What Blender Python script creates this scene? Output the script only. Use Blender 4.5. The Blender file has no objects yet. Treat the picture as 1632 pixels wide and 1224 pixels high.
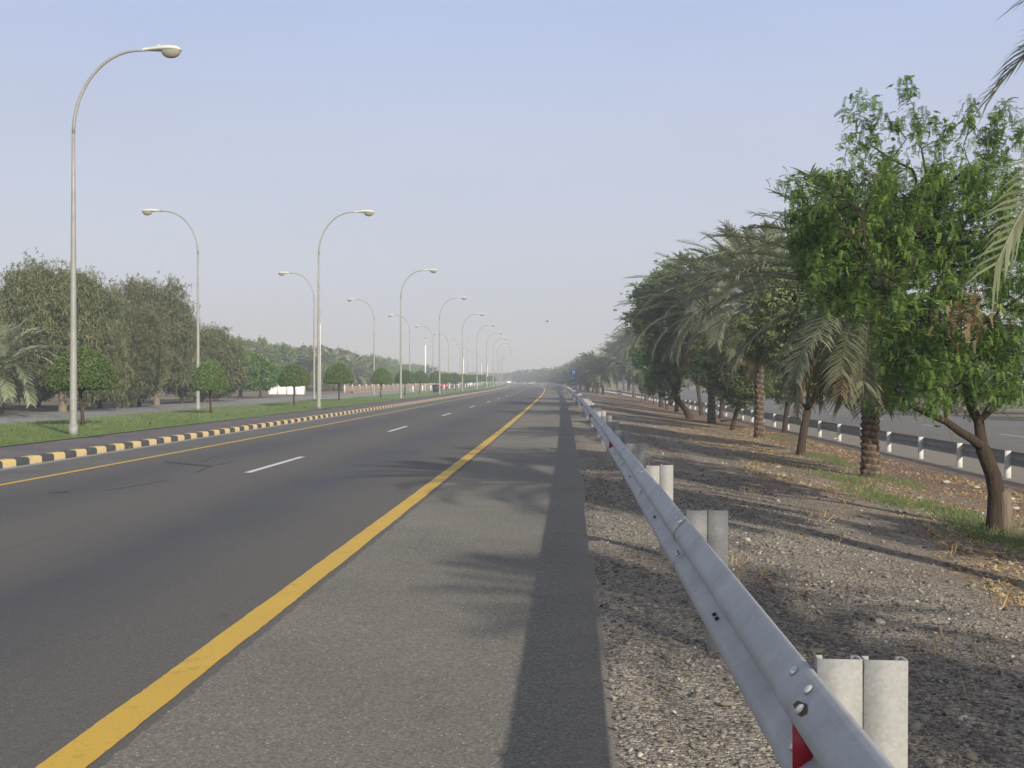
import bpy, math, random
import numpy as np
from mathutils import Vector, Matrix

random.seed(7); rng = np.random.default_rng(7)
C = bpy.context.scene.collection
PI = math.pi
F = 1835.0; HY = 606.0; CAMH = 1.66

# ------------------------------------------------------------------ helpers
def link(o, parent=None):
    C.objects.link(o)
    if parent is not None: o.parent = parent
    return o

def tag(o, label=None, cat=None, group=None, kind=None):
    if label: o['label'] = label
    if cat: o['category'] = cat
    if group: o['group'] = group
    if kind: o['kind'] = kind
    return o

def mesh(name, V, Fc, mat=None, smooth=False, uv=None, tint=None, mats=None, midx=None):
    """V (n,3); Fc list of index tuples or (m,k) array; uv per vertex (n,2); tint per vertex (n,)"""
    me = bpy.data.meshes.new(name)
    V = np.asarray(V, dtype=np.float32)
    if isinstance(Fc, np.ndarray):
        m, k = Fc.shape
        loops = Fc.astype(np.int32).ravel(); starts = np.arange(m, dtype=np.int32) * k
    else:
        ln = np.array([len(f) for f in Fc], dtype=np.int32)
        loops = np.fromiter((i for f in Fc for i in f), dtype=np.int32, count=int(ln.sum()))
        starts = np.concatenate([[0], np.cumsum(ln)[:-1]]).astype(np.int32); m = len(Fc)
    me.vertices.add(len(V)); me.vertices.foreach_set('co', V.ravel())
    me.loops.add(len(loops)); me.loops.foreach_set('vertex_index', loops)
    me.polygons.add(m); me.polygons.foreach_set('loop_start', starts)
    me.update(calc_edges=True); me.validate()
    if len(me.loops) == len(loops):
        if uv is not None:
            ul = me.uv_layers.new(name='UVMap')
            ul.data.foreach_set('uv', np.asarray(uv, dtype=np.float32)[loops].ravel())
        if midx is not None:
            me.polygons.foreach_set('material_index', np.asarray(midx, dtype=np.int32))
    if tint is not None and len(me.vertices) == len(V):
        at = me.attributes.new('tint', 'FLOAT', 'POINT')
        at.data.foreach_set('value', np.asarray(tint, dtype=np.float32))
    if mats:
        for mm in mats: me.materials.append(mm)
    elif mat: me.materials.append(mat)
    if smooth: me.polygons.foreach_set('use_smooth', [True] * len(me.polygons))
    me.update()
    return me

def obj(name, me, parent=None, loc=(0, 0, 0), rz=0.0):
    o = bpy.data.objects.new(name, me); o.location = loc; o.rotation_euler = (0, 0, rz)
    return link(o, parent)

def empty(name, loc=(0, 0, 0), rz=0.0, scale=1.0):
    o = bpy.data.objects.new(name, None); o.location = loc; o.rotation_euler = (0, 0, rz)
    o.scale = (scale,) * 3; o.empty_display_size = 0.3
    return link(o)

class MB:
    """collects shapes into one mesh"""
    def __init__(s): s.V = []; s.F = []; s.n = 0
    def add(s, V, Fc):
        V = [tuple(v) for v in V]; s.V += V; s.F += [tuple(i + s.n for i in f) for f in Fc]; s.n += len(V); return s
    def box(s, x0, x1, y0, y1, z0, z1, M=None):
        V = [(x, y, z) for z in (z0, z1) for y in (y0, y1) for x in (x0, x1)]
        if M is not None: V = [tuple(M @ Vector(v)) for v in V]
        return s.add(V, [(0, 2, 3, 1), (4, 5, 7, 6), (0, 1, 5, 4), (2, 6, 7, 3), (0, 4, 6, 2), (1, 3, 7, 5)])
    def tube(s, pts, rad, n=10, cap=True, M=None):
        pts = [Vector(p) for p in pts]
        if not hasattr(rad, '__len__'): rad = [rad] * len(pts)
        V = []; Fc = []; ref = None
        for i, p in enumerate(pts):
            t = (pts[min(i + 1, len(pts) - 1)] - pts[max(i - 1, 0)]).normalized()
            if ref is None:
                ref = Vector((1, 0, 0)) if abs(t.x) < .9 else Vector((0, 1, 0))
            a = (ref - t * ref.dot(t)).normalized(); b = t.cross(a); ref = a
            for k in range(n):
                w = 2 * PI * k / n
                V.append(p + (a * math.cos(w) + b * math.sin(w)) * rad[i])
        for i in range(len(pts) - 1):
            for k in range(n):
                k2 = (k + 1) % n
                Fc.append((i * n + k, i * n + k2, (i + 1) * n + k2, (i + 1) * n + k))
        if cap:
            Fc.append(tuple(reversed(range(n)))); Fc.append(tuple((len(pts) - 1) * n + k for k in range(n)))
        if M is not None: V = [M @ v for v in V]
        return s.add(V, Fc)
    def mesh(s, name, mat, smooth=False): return mesh(name, np.array(s.V), s.F, mat, smooth)
    def build(s, name, mat, parent=None, smooth=False, loc=(0, 0, 0), rz=0): return obj(name, s.mesh(name, mat, smooth), parent, loc, rz)

# ------------------------------------------------------------------ road alignment
KN = np.array([-1, 0, 60, 110, 160, 210, 260, 320, 400, 520, 700., 1100])
KP = np.array([0, 0.3119, 0.0867, 0.0392, 0.1493, 0.1256, 0.30, 0.06, 0.42, 1.15, 1.7, 1.2]) * 1e-3
DS = 0.5
_S = np.arange(-60, 1000, DS); _k = np.interp(_S, KN, KP); _k[_S < 0] = 0
_i0 = int(np.argmin(abs(_S)))
_TH = 0.0537 - (np.cumsum(_k) - np.cumsum(_k)[_i0]) * DS
_X = np.cumsum(np.sin(_TH)) * DS; _X -= _X[_i0]
_Y = np.cumsum(np.cos(_TH)) * DS; _Y -= _Y[_i0]
def at(s, off=0.0):
    th = np.interp(s, _S, _TH)
    return np.interp(s, _S, _X) + off * np.cos(th), np.interp(s, _S, _Y) - off * np.sin(th)
def heading(s): return float(np.interp(s, _S, _TH))
def sof(x, y):
    i = int(np.argmin((_X - x) ** 2 + (_Y - y) ** 2))
    c, sn = math.cos(_TH[i]), math.sin(_TH[i])
    return _S[i] + (x - _X[i]) * sn + (y - _Y[i]) * c, (x - _X[i]) * c - (y - _Y[i]) * sn
ZO = [-400, -27.15, -27.0, -20.2, -19.95, -12.9, -10.9, -10.65, 0.25, 1.3, 10.9, 400]
ZZ = [-0.06, -0.05, 0.0, 0.0, 0.06, 0.14, 0.14, 0.0, 0.0, -0.02, -1.0, -1.0]
def zat(off): return np.interp(off, ZO, ZZ)
def P3(s, off, dz=0.0):
    x, y = at(s, off); return (float(x), float(y), float(zat(off)) + dz)
def ground_px(px, py):
    """the point of the terrain seen at a photo position (for measuring the layout)"""
    z = 0.0
    for _ in range(30):
        Y = F * (CAMH - z) / (py - HY); X = (px - 816) / F * Y
        z = 0.5 * z + 0.5 * float(zat(sof(X, Y)[1]))
    return X, Y, z
def at_depth(px, py, Y): return ((px - 816) / F * Y, Y, CAMH + (HY - py) / F * Y)

# ------------------------------------------------------------------ materials
class NT:
    def __init__(s, name, rough=0.8, spec=0.3):
        s.m = bpy.data.materials.new(name); s.m.use_nodes = True
        s.t = s.m.node_tree; s.b = s.t.nodes['Principled BSDF']; s.out = s.t.nodes['Material Output']
        s.b.inputs['Roughness'].default_value = rough
        s.b.inputs['Specular IOR Level'].default_value = spec
    def n(s, typ, ins=None, **pr):
        nd = s.t.nodes.new('ShaderNode' + typ)
        for k, v in pr.items(): setattr(nd, k, v)
        for k, v in (ins or {}).items():
            if isinstance(v, bpy.types.NodeSocket): s.t.links.new(v, nd.inputs[k])
            else: nd.inputs[k].default_value = v
        return nd
    def coord(s, w='Object'): return s.n('TexCoord').outputs[w]
    def noise(s, scale, vec=None, detail=4, rough=.6, dist=0, out='Fac'):
        return s.n('TexNoise', {'Vector': vec if vec is not None else s.coord(), 'Scale': scale, 'Detail': detail, 'Roughness': rough, 'Distortion': dist}).outputs[out]
    def voro(s, scale, vec=None, out='Distance', feature='F1', rnd=1.0):
        return s.n('TexVoronoi', {'Vector': vec if vec is not None else s.coord(), 'Scale': scale, 'Randomness': rnd}, feature=feature).outputs[out]
    def math(s, op, a, b=0.0, c=None, clamp=False):
        i = {0: a, 1: b}
        if c is not None: i[2] = c
        return s.n('Math', i, operation=op, use_clamp=clamp).outputs[0]
    def ramp(s, fac, stops, interp='LINEAR'):
        nd = s.n('ValToRGB', {'Fac': fac}); cr = nd.color_ramp; cr.interpolation = interp
        while len(cr.elements) < len(stops): cr.elements.new(0.5)
        for e, (p, c) in zip(cr.elements, stops):
            e.position = p; e.color = (c if len(c) == 4 else (*c, 1)) if hasattr(c, '__len__') else (c, c, c, 1)
        return nd.outputs['Color']
    def mr(s, v, a, b, c=0.0, d=1.0):
        return s.n('MapRange', {'Value': v, 'From Min': a, 'From Max': b, 'To Min': c, 'To Max': d}).outputs[0]
    def mix(s, fac, a, b, blend='MIX'):
        nd = s.n('Mix', {0: fac}, data_type='RGBA', blend_type=blend)
        for k, v in ((6, a), (7, b)):
            if isinstance(v, bpy.types.NodeSocket): s.t.links.new(v, nd.inputs[k])
            else: nd.inputs[k].default_value = (*v, 1) if len(v) == 3 else v
        return nd.outputs[2]
    def col(s, v):
        if isinstance(v, bpy.types.NodeSocket): s.t.links.new(v, s.b.inputs['Base Color'])
        else: s.b.inputs['Base Color'].default_value = (*v, 1)
        return s
    def rough(s, v): s.t.links.new(v, s.b.inputs['Roughness']); return s
    def bump(s, h, strength=.3, dist=.02):
        nd = s.n('Bump', {'Height': h, 'Strength': strength, 'Distance': dist}); s.t.links.new(nd.outputs[0], s.b.inputs['Normal']); return s

def simple(name, c, rough=.7, spec=.3, metal=0.0, var=.12, vs=3.0):
    m = NT(name, rough, spec); m.b.inputs['Metallic'].default_value = metal
    n = m.noise(vs, detail=6)
    m.col(m.mix(n, tuple(x * (1 - var) for x in c), tuple(min(1, x * (1 + var)) for x in c)))
    return m.m

def leafmat(name, lo, mid, hi, trans=.3, rough=.55, brown=None):
    m = NT(name, rough, .25)
    t = m.n('Attribute', attribute_name='tint').outputs['Fac']
    oi = m.n('ObjectInfo').outputs['Random']
    big = m.noise(0.9, detail=3)
    f = m.math('ADD', m.math('MULTIPLY', t, .75), m.mr(big, .3, .7, -.08, .22), clamp=True)
    st = [(0, lo), (.45, mid), (.93, hi)]
    c = m.ramp(f, st + ([(1.0, brown)] if brown else []))
    h = m.n('HueSaturation', {'Hue': m.mr(oi, 0, 1, .492, .508), 'Value': m.mr(oi, 0, 1, .85, 1.15), 'Color': c}).outputs[0]
    m.col(h)
    tr = m.n('BsdfTranslucent', {'Color': m.mix(.5, h, (0.20, 0.30, 0.03))})
    ms = m.n('MixShader', {0: trans, 1: m.b.outputs[0], 2: tr.outputs[0]})
    m.t.links.new(ms.outputs[0], m.out.inputs['Surface'])
    return m.m

def road_mat():
    m = NT('asphalt', .75, .35)
    uv = m.coord('UV'); sep = m.n('SeparateXYZ', {0: uv}); u = sep.outputs[0]; v = sep.outputs[1]
    W = m.coord()
    shoulder = m.math('GREATER_THAN', m.math('ADD', u, m.mr(m.noise(6, W), 0, 1, -.05, .05)), -2.02)
    # wheel paths and oil streaks running along the lanes
    def band(c, w):
        d = m.math('DIVIDE', m.math('SUBTRACT', u, c), w)
        return m.math('POWER', 2.718, m.math('MULTIPLY', m.math('MULTIPLY', d, d), -1.0))
    st = m.n('Mapping', {'Vector': uv, 'Scale': (1.1, .03, 1)}).outputs[0]
    streak = m.noise(1.0, st, detail=3)
    dark = m.math('ADD', band(-4.05, .85), m.math('MULTIPLY', band(-7.6, .9), .8))
    dark = m.math('MULTIPLY', dark, m.mr(streak, .3, .7, .5, 1.15))
    lane = m.mix(dark, (.116, .109, .100), (.046, .046, .051))
    patch = m.noise(.12, W, detail=6, rough=.65)
    lane = m.mix(m.mr(patch, .35, .75, 0, .45), lane, (.140, .129, .114))
    sh = m.mix(m.mr(m.noise(.5, W, detail=5), .3, .7), (.160, .150, .128), (.212, .196, .166))
    left = m.math('LESS_THAN', u, -9.12)
    lft = m.mix(m.mr(m.noise(.7, W, detail=5), .3, .7), (.15, .145, .135), (.105, .103, .102))
    c = m.mix(shoulder, lane, sh); c = m.mix(left, c, lft)
    c = m.mix(m.math('MULTIPLY', m.math('LESS_THAN', u, -10.42), .8), c, (.33, .31, .28))
    # aggregate
    vor = m.voro(85, W, 'Color'); vs = m.n('SeparateColor', {0: vor}).outputs[0]
    fine = m.noise(160, W, detail=2)
    amp = m.mix(shoulder, (.5, .5, .5), (1, 1, 1))
    g = m.math('MULTIPLY', m.mr(vs, 0, 1, -.36, .36), m.mix(shoulder, (.5, .5, .5), (1, 1, 1)))
    c = m.n('Mix', {0: 1.0, 6: c, 7: m.n('CombineColor', {0: m.math('ADD', 1, g), 1: m.math('ADD', 1, g), 2: m.math('ADD', 1, g)}).outputs[0]}, data_type='RGBA', blend_type='MULTIPLY').outputs[2]
    speck = m.math('GREATER_THAN', m.n('SeparateColor', {0: m.voro(60, W, 'Color')}).outputs[1], .955)
    speck = m.math('MULTIPLY', speck, m.mr(m.voro(60, W), .25, .45, 1, 0))
    c = m.mix(m.math('MULTIPLY', speck, m.math('ADD', .25, m.math('MULTIPLY', shoulder, .55))), c, (.55, .53, .48))
    crack = m.mr(m.voro(.35, m.n('Mapping', {'Vector': W, 'Scale': (1, .35, 1)}).outputs[0], feature='DISTANCE_TO_EDGE'), 0, .006, .35, 0)
    oil = m.mr(m.noise(1.7, m.n('Mapping', {'Vector': uv, 'Scale': (1.6, .5, 1)}).outputs[0], detail=7, rough=.75), .60, .72, 0, .45)
    c = m.mix(m.math('MULTIPLY', oil, m.math('SUBTRACT', 1.0, shoulder)), c, (.040, .039, .041))
    seam = m.math('LESS_THAN', m.math('ABSOLUTE', m.math('ADD', m.math('SUBTRACT', u, -5.55), m.mr(m.noise(.8, W), 0, 1, -.03, .03))), .012)
    c = m.mix(m.math('MULTIPLY', seam, m.mr(m.noise(.5, W),   .45, .55, 0, .35)), c, (.035, .034, .034))
    c = m.mix(m.math('MULTIPLY', crack, m.mr(m.noise(.15, W), .55, .6)), c, (.03, .03, .03))
    # dust toward the gravel edge
    c = m.mix(m.math('MULTIPLY', m.mr(u, -.15, .3, 0, .75), m.mr(m.noise(3, W), .3, .6)), c, (.27, .235, .19))
    m.col(c)
    m.rough(m.mr(dark, 0, 1, .8, .55))
    m.bump(m.math('ADD', m.math('MULTIPLY', vs, .7), fine), .55, .006)
    return m.m

def line_mat(name, c, base=(.14, .13, .12)):
    m = NT(name, .6, .3); W = m.coord()
    w = m.math('MAXIMUM', m.mr(m.noise(35, W, detail=5), .60, .70, 0, .6), m.mr(m.noise(4, W, detail=8, rough=.75), .56, .70, 0, .5))
    v = m.mix(m.noise(1.3, W, detail=5), tuple(x * .82 for x in c), tuple(min(1, x * 1.08) for x in c))
    v = m.mix(m.mr(m.voro(110, W, 'Distance'), .0, .6, .22, 0), v, base)
    m.col(m.mix(w, v, base)); m.bump(m.noise(140, W), .4, .004)
    return m.m

def gravel_mat():
    m = NT('gravel_verge', .95, .15); uv = m.coord('UV'); W = m.coord()
    u = m.n('SeparateXYZ', {0: uv}).outputs[0]
    base = m.mix(m.mr(m.noise(.35, W, detail=6), .3, .7), (.250, .222, .188), (.345, .305, .255))
    tracks = m.noise(1.0, m.n('Mapping', {'Vector': uv, 'Scale': (.9, .05, 1)}).outputs[0], detail=4)
    base = m.mix(m.mr(tracks, .45, .65), base, (.21, .18, .15))
    # straw litter and soil near the trees
    base = m.mix(m.math('MULTIPLY', m.mr(u, 1.6, 3.0), m.mr(m.noise(1.1, W, detail=7, rough=.7), .48, .64, 0, .55)), base, (.135, .088, .062))
    lit = m.math('MULTIPLY', m.mr(u, 3.2, 5.8), m.mr(m.noise(.6, W, detail=6), .38, .56))
    litter = m.mix(m.noise(9, W, detail=3), (.20, .115, .065), (.40, .29, .155))
    base = m.mix(m.math('MULTIPLY', lit, .85), base, litter)
    red = m.math('MULTIPLY', m.mr(u, 7.0, 8.6), m.mr(u, 11.0, 10.4))
    base = m.mix(m.math('MULTIPLY', red, .75), base, m.mix(m.noise(5, W, detail=6), (.13, .068, .042), (.25, .150, .095)))
    def layer(sc, amp):
        cc = m.n('SeparateColor', {0: m.voro(sc, W, 'Color')})
        return m.mr(cc.outputs[0], 0, 1, 1 - amp, 1 + amp), cc.outputs[1]
    a, _ = layer(38, .55); b, r2 = layer(95, .5)
    k = m.math('MULTIPLY', a, b)
    c = m.n('Mix', {0: 1.0, 6: base, 7: m.n('CombineColor', {0: k, 1: k, 2: k}).outputs[0]}, data_type='RGBA', blend_type='MULTIPLY').outputs[2]
    pale = m.math('GREATER_THAN', r2, .93)
    c = m.mix(m.math('MULTIPLY', pale, .6), c, (.52, .47, .40))
    m.col(c)
    h = m.math('ADD', m.math('MULTIPLY', m.voro(38, W), -1.0), m.math('MULTIPLY', m.voro(95, W), -.5))
    m.bump(h, .9, .02)
    return m.m

def soil_mat(name, a, b, c2, grass=None):
    m = NT(name, .95, .1); W = m.coord()
    n = m.noise(.12, W, detail=8, rough=.65)
    c = m.ramp(n, [(.3, a), (.5, b), (.7, c2)])
    if grass: c = m.mix(m.mr(m.noise(.25, W, detail=6), .5, .6), c, grass)
    c = m.mix(m.mr(m.noise(4, W, detail=6), .3, .7, 0, .5), c, tuple(x * .6 for x in b))
    m.col(c); m.bump(m.noise(7, W, detail=8), .6, .08)
    return m.m

def kerb_mat():
    m = NT('painted_kerb', .7, .3); uv = m.coord('UV'); W = m.coord()
    sp = m.n('SeparateXYZ', {0: uv}); v = sp.outputs[1]; u = sp.outputs[0]
    ph = m.math('FRACT', m.math('DIVIDE', m.math('ADD', v, .12), 1.09))
    yel = m.math('GREATER_THAN', ph, .5)
    y = m.mix(m.noise(5, W, detail=6), (.60, .42, .15), (.76, .55, .24))
    y = m.mix(m.mr(u, .0, .10, .8, 0), y, (.52, .47, .38))
    k = m.mix(m.noise(6, W, detail=5), (.035, .036, .04), (.10, .10, .10))
    c = m.mix(yel, k, y)
    chip = m.mr(m.noise(14, W, detail=6), .6, .66, 0, .8)
    c = m.mix(chip, c, (.30, .29, .27))
    joint = m.math('LESS_THAN', m.math('ABSOLUTE', m.math('SUBTRACT', m.math('FRACT', m.math('MULTIPLY', ph, 2)), .5)), .478)
    c = m.mix(joint, (.16, .15, .13), c)
    m.col(c); m.bump(m.noise(30, W, detail=5), .3, .01)
    return m.m

def grass_mat():
    m = NT('lawn', .9, .1); W = m.coord()
    c = m.ramp(m.noise(.5, W, detail=8, rough=.7), [(.3, (.145, .215, .080)), (.5, (.190, .275, .105)), (.7, (.24, .30, .135))])
    c = m.mix(m.mr(m.noise(1.3, W, detail=7), .60, .72, 0, .6), c, (.21, .17, .09))
    m.col(c); m.bump(m.noise(22, W, detail=8), .9, .05)
    return m.m

def galv_mat(name, base=(.42, .44, .47), dark=(.34, .36, .385), metal=.35, rough=.45):
    m = NT(name, rough, .5); W = m.coord()
    c = m.mix(m.mr(m.noise(2.2, W, detail=7, rough=.7), .35, .65), dark, base)
    sp = m.n('SeparateColor', {0: m.voro(90, W, 'Color')}).outputs[0]
    c = m.mix(m.mr(sp, 0, 1, 0, .14), c, (.6, .62, .64))
    st = m.noise(3, m.n('Mapping', {'Vector': W, 'Scale': (6, 6, .6)}).outputs[0], detail=6)
    c = m.mix(m.mr(st, .54, .72, 0, .35), c, (.29, .265, .22))
    m.col(c); m.b.inputs['Metallic'].default_value = metal
    m.rough(m.mr(m.noise(5, W, detail=5), .3, .7, rough - .1, rough + .2))
    m.bump(m.noise(60, W, detail=3), .12, .003)
    return m.m

def bark_mat(name, a, b, vs=(9, 9, 1.6), bump=1.0):
    m = NT(name, .95, .1); W = m.coord()
    n = m.noise(2.2, m.n('Mapping', {'Vector': W, 'Scale': vs}).outputs[0], detail=8, rough=.7)
    n2 = m.noise(3.5, W, detail=4)
    m.col(m.mix(m.math('ADD', m.math('MULTIPLY', n, .7), m.math('MULTIPLY', n2, .4)), a, b))
    m.bump(n, bump, .05)
    return m.m

MAT = dict(
    asphalt=road_mat(), yellow=line_mat('yellow_line_paint', (.66, .42, .05)), white=line_mat('white_line_paint', (.72, .72, .70)),
    gravel=gravel_mat(), kerb=kerb_mat(), lawn=grass_mat(),
    pave=None, farroad=None,
    galv=galv_mat('galvanised_steel', (.43, .44, .45), (.33, .34, .35), .05, .55), post=galv_mat('galvanised_post', (.32, .32, .305), (.25, .25, .24), .0, .7),
    lamp=galv_mat('lamp_pole_steel', (.30, .30, .27), (.22, .22, .20), .1, .55),
    bolt=simple('bolt_zinc', (.62, .62, .60), .35, .5, .5), red=simple('red_reflector', (.42, .012, .03), .35, .5, 0, .25, 30),
    rust=simple('rusty_edge', (.14, .08, .04), .9, .1), darkhole=simple('slot_dark', (.03, .028, .025), .9, .1),
    head=simple('lamp_head_grey', (.55, .56, .50), .5, .4), bark=bark_mat('acacia_bark', (.022, .016, .012), (.105, .080, .058)),
    greybark=bark_mat('grey_bark', (.12, .10, .075), (.30, .25, .19)), palmtrunk=None,
    kerbstone=simple('kerb_concrete', (.52, .50, .47), .9, .1), whitewall=simple('white_wall_paint', (.74, .74, .72), .8, .2, 0, .08),
    whitepole=simple('white_pole_paint', (.82, .82, .80), .5, .4, 0, .05), black=simple('black_paint', (.02, .02, .022), .5, .4),
    blue=simple('sign_blue', (.010, .090, .42), .4, .4, 0, .1), bluelight=simple('sign_pale_blue', (.22, .36, .62), .5, .3),
    signwhite=simple('sign_white', (.8, .8, .8), .5, .3, 0, .03), rubber=simple('tyre_rubber', (.02, .02, .02), .9, .1),
    rim=simple('wheel_rim', (.45, .45, .46), .35, .5, .7), redlamp=simple('tail_lamp_red', (.45, .02, .02), .3, .5),
    headlamp=simple('headlamp_clear', (.8, .8, .78), .15, .6), rail2=galv_mat('shade_toned_rail', (.25, .25, .25), (.18, .18, .185), .1, .6),  # service rail: shade of the beam's unlit side is put into this darker grey
)
m = NT('block_pavement', .85, .2); W = m.coord()
c = m.mix(m.mr(m.noise(.6, W, detail=7), .3, .7), (.135, .122, .128), (.19, .175, .175))
br = m.n('TexBrick', {'Vector': W, 'Color1': (.9, .9, .9, 1), 'Color2': (1.1, 1.05, 1.05, 1), 'Mortar': (.6, .6, .6, 1), 'Scale': 5.0, 'Mortar Size': .03})
m.col(m.mix(1.0, c, br.outputs[0], 'MULTIPLY')); m.bump(br.outputs['Fac'], .2, .01); MAT['pave'] = m.m
m = NT('far_asphalt', .8, .3); W = m.coord()
m.col(m.mix(m.mr(m.noise(.3, W, detail=7), .3, .7), (.215, .21, .208), (.27, .263, .255))); MAT['farroad'] = m.m
m = NT('service_asphalt', .85, .2); W = m.coord(); u = m.n('SeparateXYZ', {0: m.coord('UV')}).outputs[0]
sc_ = m.mix(m.mr(m.noise(.4, W, detail=7), .3, .7), (.135, .126, .120), (.18, .168, .158))
sc_ = m.mix(m.mr(u, 14.1, 13.6, 0, 1), sc_, m.mix(m.noise(1.5, W, detail=6), (.21, .185, .155), (.28, .25, .21)))
sc_ = m.mix(m.math('LESS_THAN', u, 11.15), sc_, m.mix(m.noise(3, W, detail=6), (.10, .06, .045), (.26, .19, .14)))
m.col(sc_); m.bump(m.noise(120, W), .3, .006); MAT['service'] = m.m
MAT['ground'] = soil_mat('sandy_ground', (.17, .135, .098), (.26, .21, .155), (.33, .275, .205), (.10, .125, .05))
MAT['farground'] = soil_mat('desert_ground', (.24, .20, .15), (.30, .25, .19), (.36, .30, .23))
m = NT('palm_trunk_scales', .95, .1); W = m.coord()
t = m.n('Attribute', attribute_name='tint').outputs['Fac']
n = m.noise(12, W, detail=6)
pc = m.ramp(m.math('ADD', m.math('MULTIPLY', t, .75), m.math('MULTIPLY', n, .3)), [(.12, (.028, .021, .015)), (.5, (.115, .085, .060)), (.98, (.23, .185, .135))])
m.col(pc); m.bump(m.noise(40, W, detail=5), .8, .02); MAT['palmtrunk'] = m.m
MAT['palm'] = leafmat('palm_frond_leaf', (.080, .098, .056), (.185, .21, .130), (.36, .375, .26), .2, .5)
MAT['dry'] = leafmat('dry_frond_leaf', (.10, .070, .035), (.24, .17, .09), (.40, .30, .17), .15, .8)
MAT['acacia'] = leafmat('acacia_leaf', (.036, .072, .020), (.128, .225, .052), (.31, .41, .12), .42, .5, (.26, .23, .07))
MAT['bright'] = leafmat('bright_green_leaf', (.030, .075, .014), (.085, .19, .03), (.21, .36, .06), .30, .45)
MAT['olive'] = leafmat('olive_feathery_leaf', (.085, .104, .048), (.165, .178, .085), (.25, .24, .13), .2, .7)
MAT['mid'] = leafmat('mid_green_leaf', (.060, .090, .036), (.145, .195, .080), (.26, .30, .14), .32, .6)
MAT['top'] = leafmat('clipped_hedge_leaf', (.045, .080, .022), (.110, .175, .050), (.24, .26, .11), .2, .55)
MAT['straw'] = leafmat('straw_litter', (.24, .15, .07), (.50, .36, .18), (.70, .55, .31), .1, .9)
MAT['blade'] = leafmat('grass_blade', (.105, .155, .055), (.180, .250, .090), (.29, .32, .15), .3, .7)

# ------------------------------------------------------------------ ground ribbons
def srange(s0, s1, near=.5, mid=2.0, far=5.0):
    a = list(np.arange(s0, 60, near)) + list(np.arange(max(60, s0), 200, mid)) + list(np.arange(200, s1, far)) + [s1]
    return np.array([q for q in a if s0 <= q <= s1])
def ribbon(name, ss, offs, mat, dz=0.0, zf=None, jitter=None, kind='structure', smooth=True, label=None):
    ss = np.asarray(ss, float); offs = np.asarray(offs, float)
    S, O = np.meshgrid(ss, offs, indexing='ij')
    if jitter is not None: O = O + jitter(S, O)
    X, Y = at(S, O); Z = (zat(O) if zf is None else zf(S, O)) + dz
    V = np.stack([X, Y, Z], -1).reshape(-1, 3); n, k = S.shape
    i = np.arange((n - 1))[:, None] * k + np.arange(k - 1)[None]
    Fc = np.stack([i, i + 1, i + k + 1, i + k], -1).reshape(-1, 4)
    o = obj(name, mesh(name, V, Fc, mat, smooth, uv=np.stack([O, S], -1).reshape(-1, 2)))
    o['kind'] = kind
    return o
def ripple(x, y, seed=0):
    r = np.random.default_rng(seed); z = 0
    for k in range(9):
        f = .5 * 1.55 ** k; a = r.uniform(0, 2 * PI); p = r.uniform(0, 6.28)
        z = z + np.sin((x * np.cos(a) + y * np.sin(a)) * f + p + 1.3 * np.sin(x * f * .37 + p)) * .5 / (1 + k * .7)
    return z
SE = 940
jr = lambda S, O: np.where(O > .2, .05 * ripple(S * 5, S * 0, 3) + .028 * ripple(S * 27, S * 0, 5), 0)
ss = np.concatenate([np.arange(-20, 30, .15), srange(30, SE)])
ribbon('road', ss, [-10.66, -9.1, -7, -4, -2, -1, 0.0, .25], MAT['asphalt'], jitter=jr)
gz = lambda S, O: zat(O) + np.clip((O - .28) * 3, 0, 1) * (.018 * ripple(S, O, 11) + .008 * ripple(S * 6, O * 6, 12)) - np.where(O < .2, .03, 0) + np.where((O > .2) & (O < .6), .008, 0) - np.where(O > 10.9, .05, 0)
ss = np.concatenate([np.arange(-6, 26, .16), np.arange(26, 60, .5), srange(60, SE)])
ribbon('gravel_verge', ss, np.concatenate([[.1, .2], np.arange(.28, 11.2, .16)]), MAT['gravel'], zf=gz)
ribbon('service_road', srange(-20, SE), [10.75, 12, 14, 20, 27, 31], MAT['service'], jitter=lambda S, O: np.where(O < 10.8, .08 * ripple(S * 1.5, S * 0, 8), 0))
ribbon('sandy_ground', srange(-20, SE, 4, 8, 12), [30.6, 34, 40, 60, 100, 180], MAT['ground'], zf=lambda S, O: -1.02 + .06 * np.clip(O - 31, 0, 30) / 10)
ribbon('median_pavement', srange(-20, SE, 1), [-13.0, -12.0, -10.85], MAT['pave'])
ribbon('lawn', srange(-20, SE, .5), np.linspace(-19.97, -12.85, 22), MAT['lawn'], dz=.02, zf=lambda S, O: zat(O) + .02 * ripple(S, O, 4) * ((O > -19.8) & (O < -13)))
ribbon('far_kerb', srange(-20, SE, 2), [-20.5, -20.35, -19.95, -19.94], MAT['kerbstone'], zf=lambda S, O: np.where(O < -20.4, -.03, .07))
ribbon('far_carriageway', srange(-20, SE), [-27.3, -27.1, -24, -20.4], MAT['farroad'], zf=lambda S, O: S * 0 - .004)
ribbon('earth_ground', srange(-20, SE, 2), [-180, -100, -60, -45, -36, -32, -29, -28, -27.1], MAT['ground'], zf=lambda S, O: -.05 + .10 * ripple(S * .2, O * .2, 9) * (O < -31) + .015 * np.clip(-O - 34, 0, 60))
V = [(-6000, -3000, -1.3), (6000, -3000, -1.3), (6000, 9000, -1.3), (-6000, 9000, -1.3)]
obj('desert_plain', mesh('desert_plain', V, [(0, 1, 2, 3)], MAT['farground']))['kind'] = 'structure'
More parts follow.
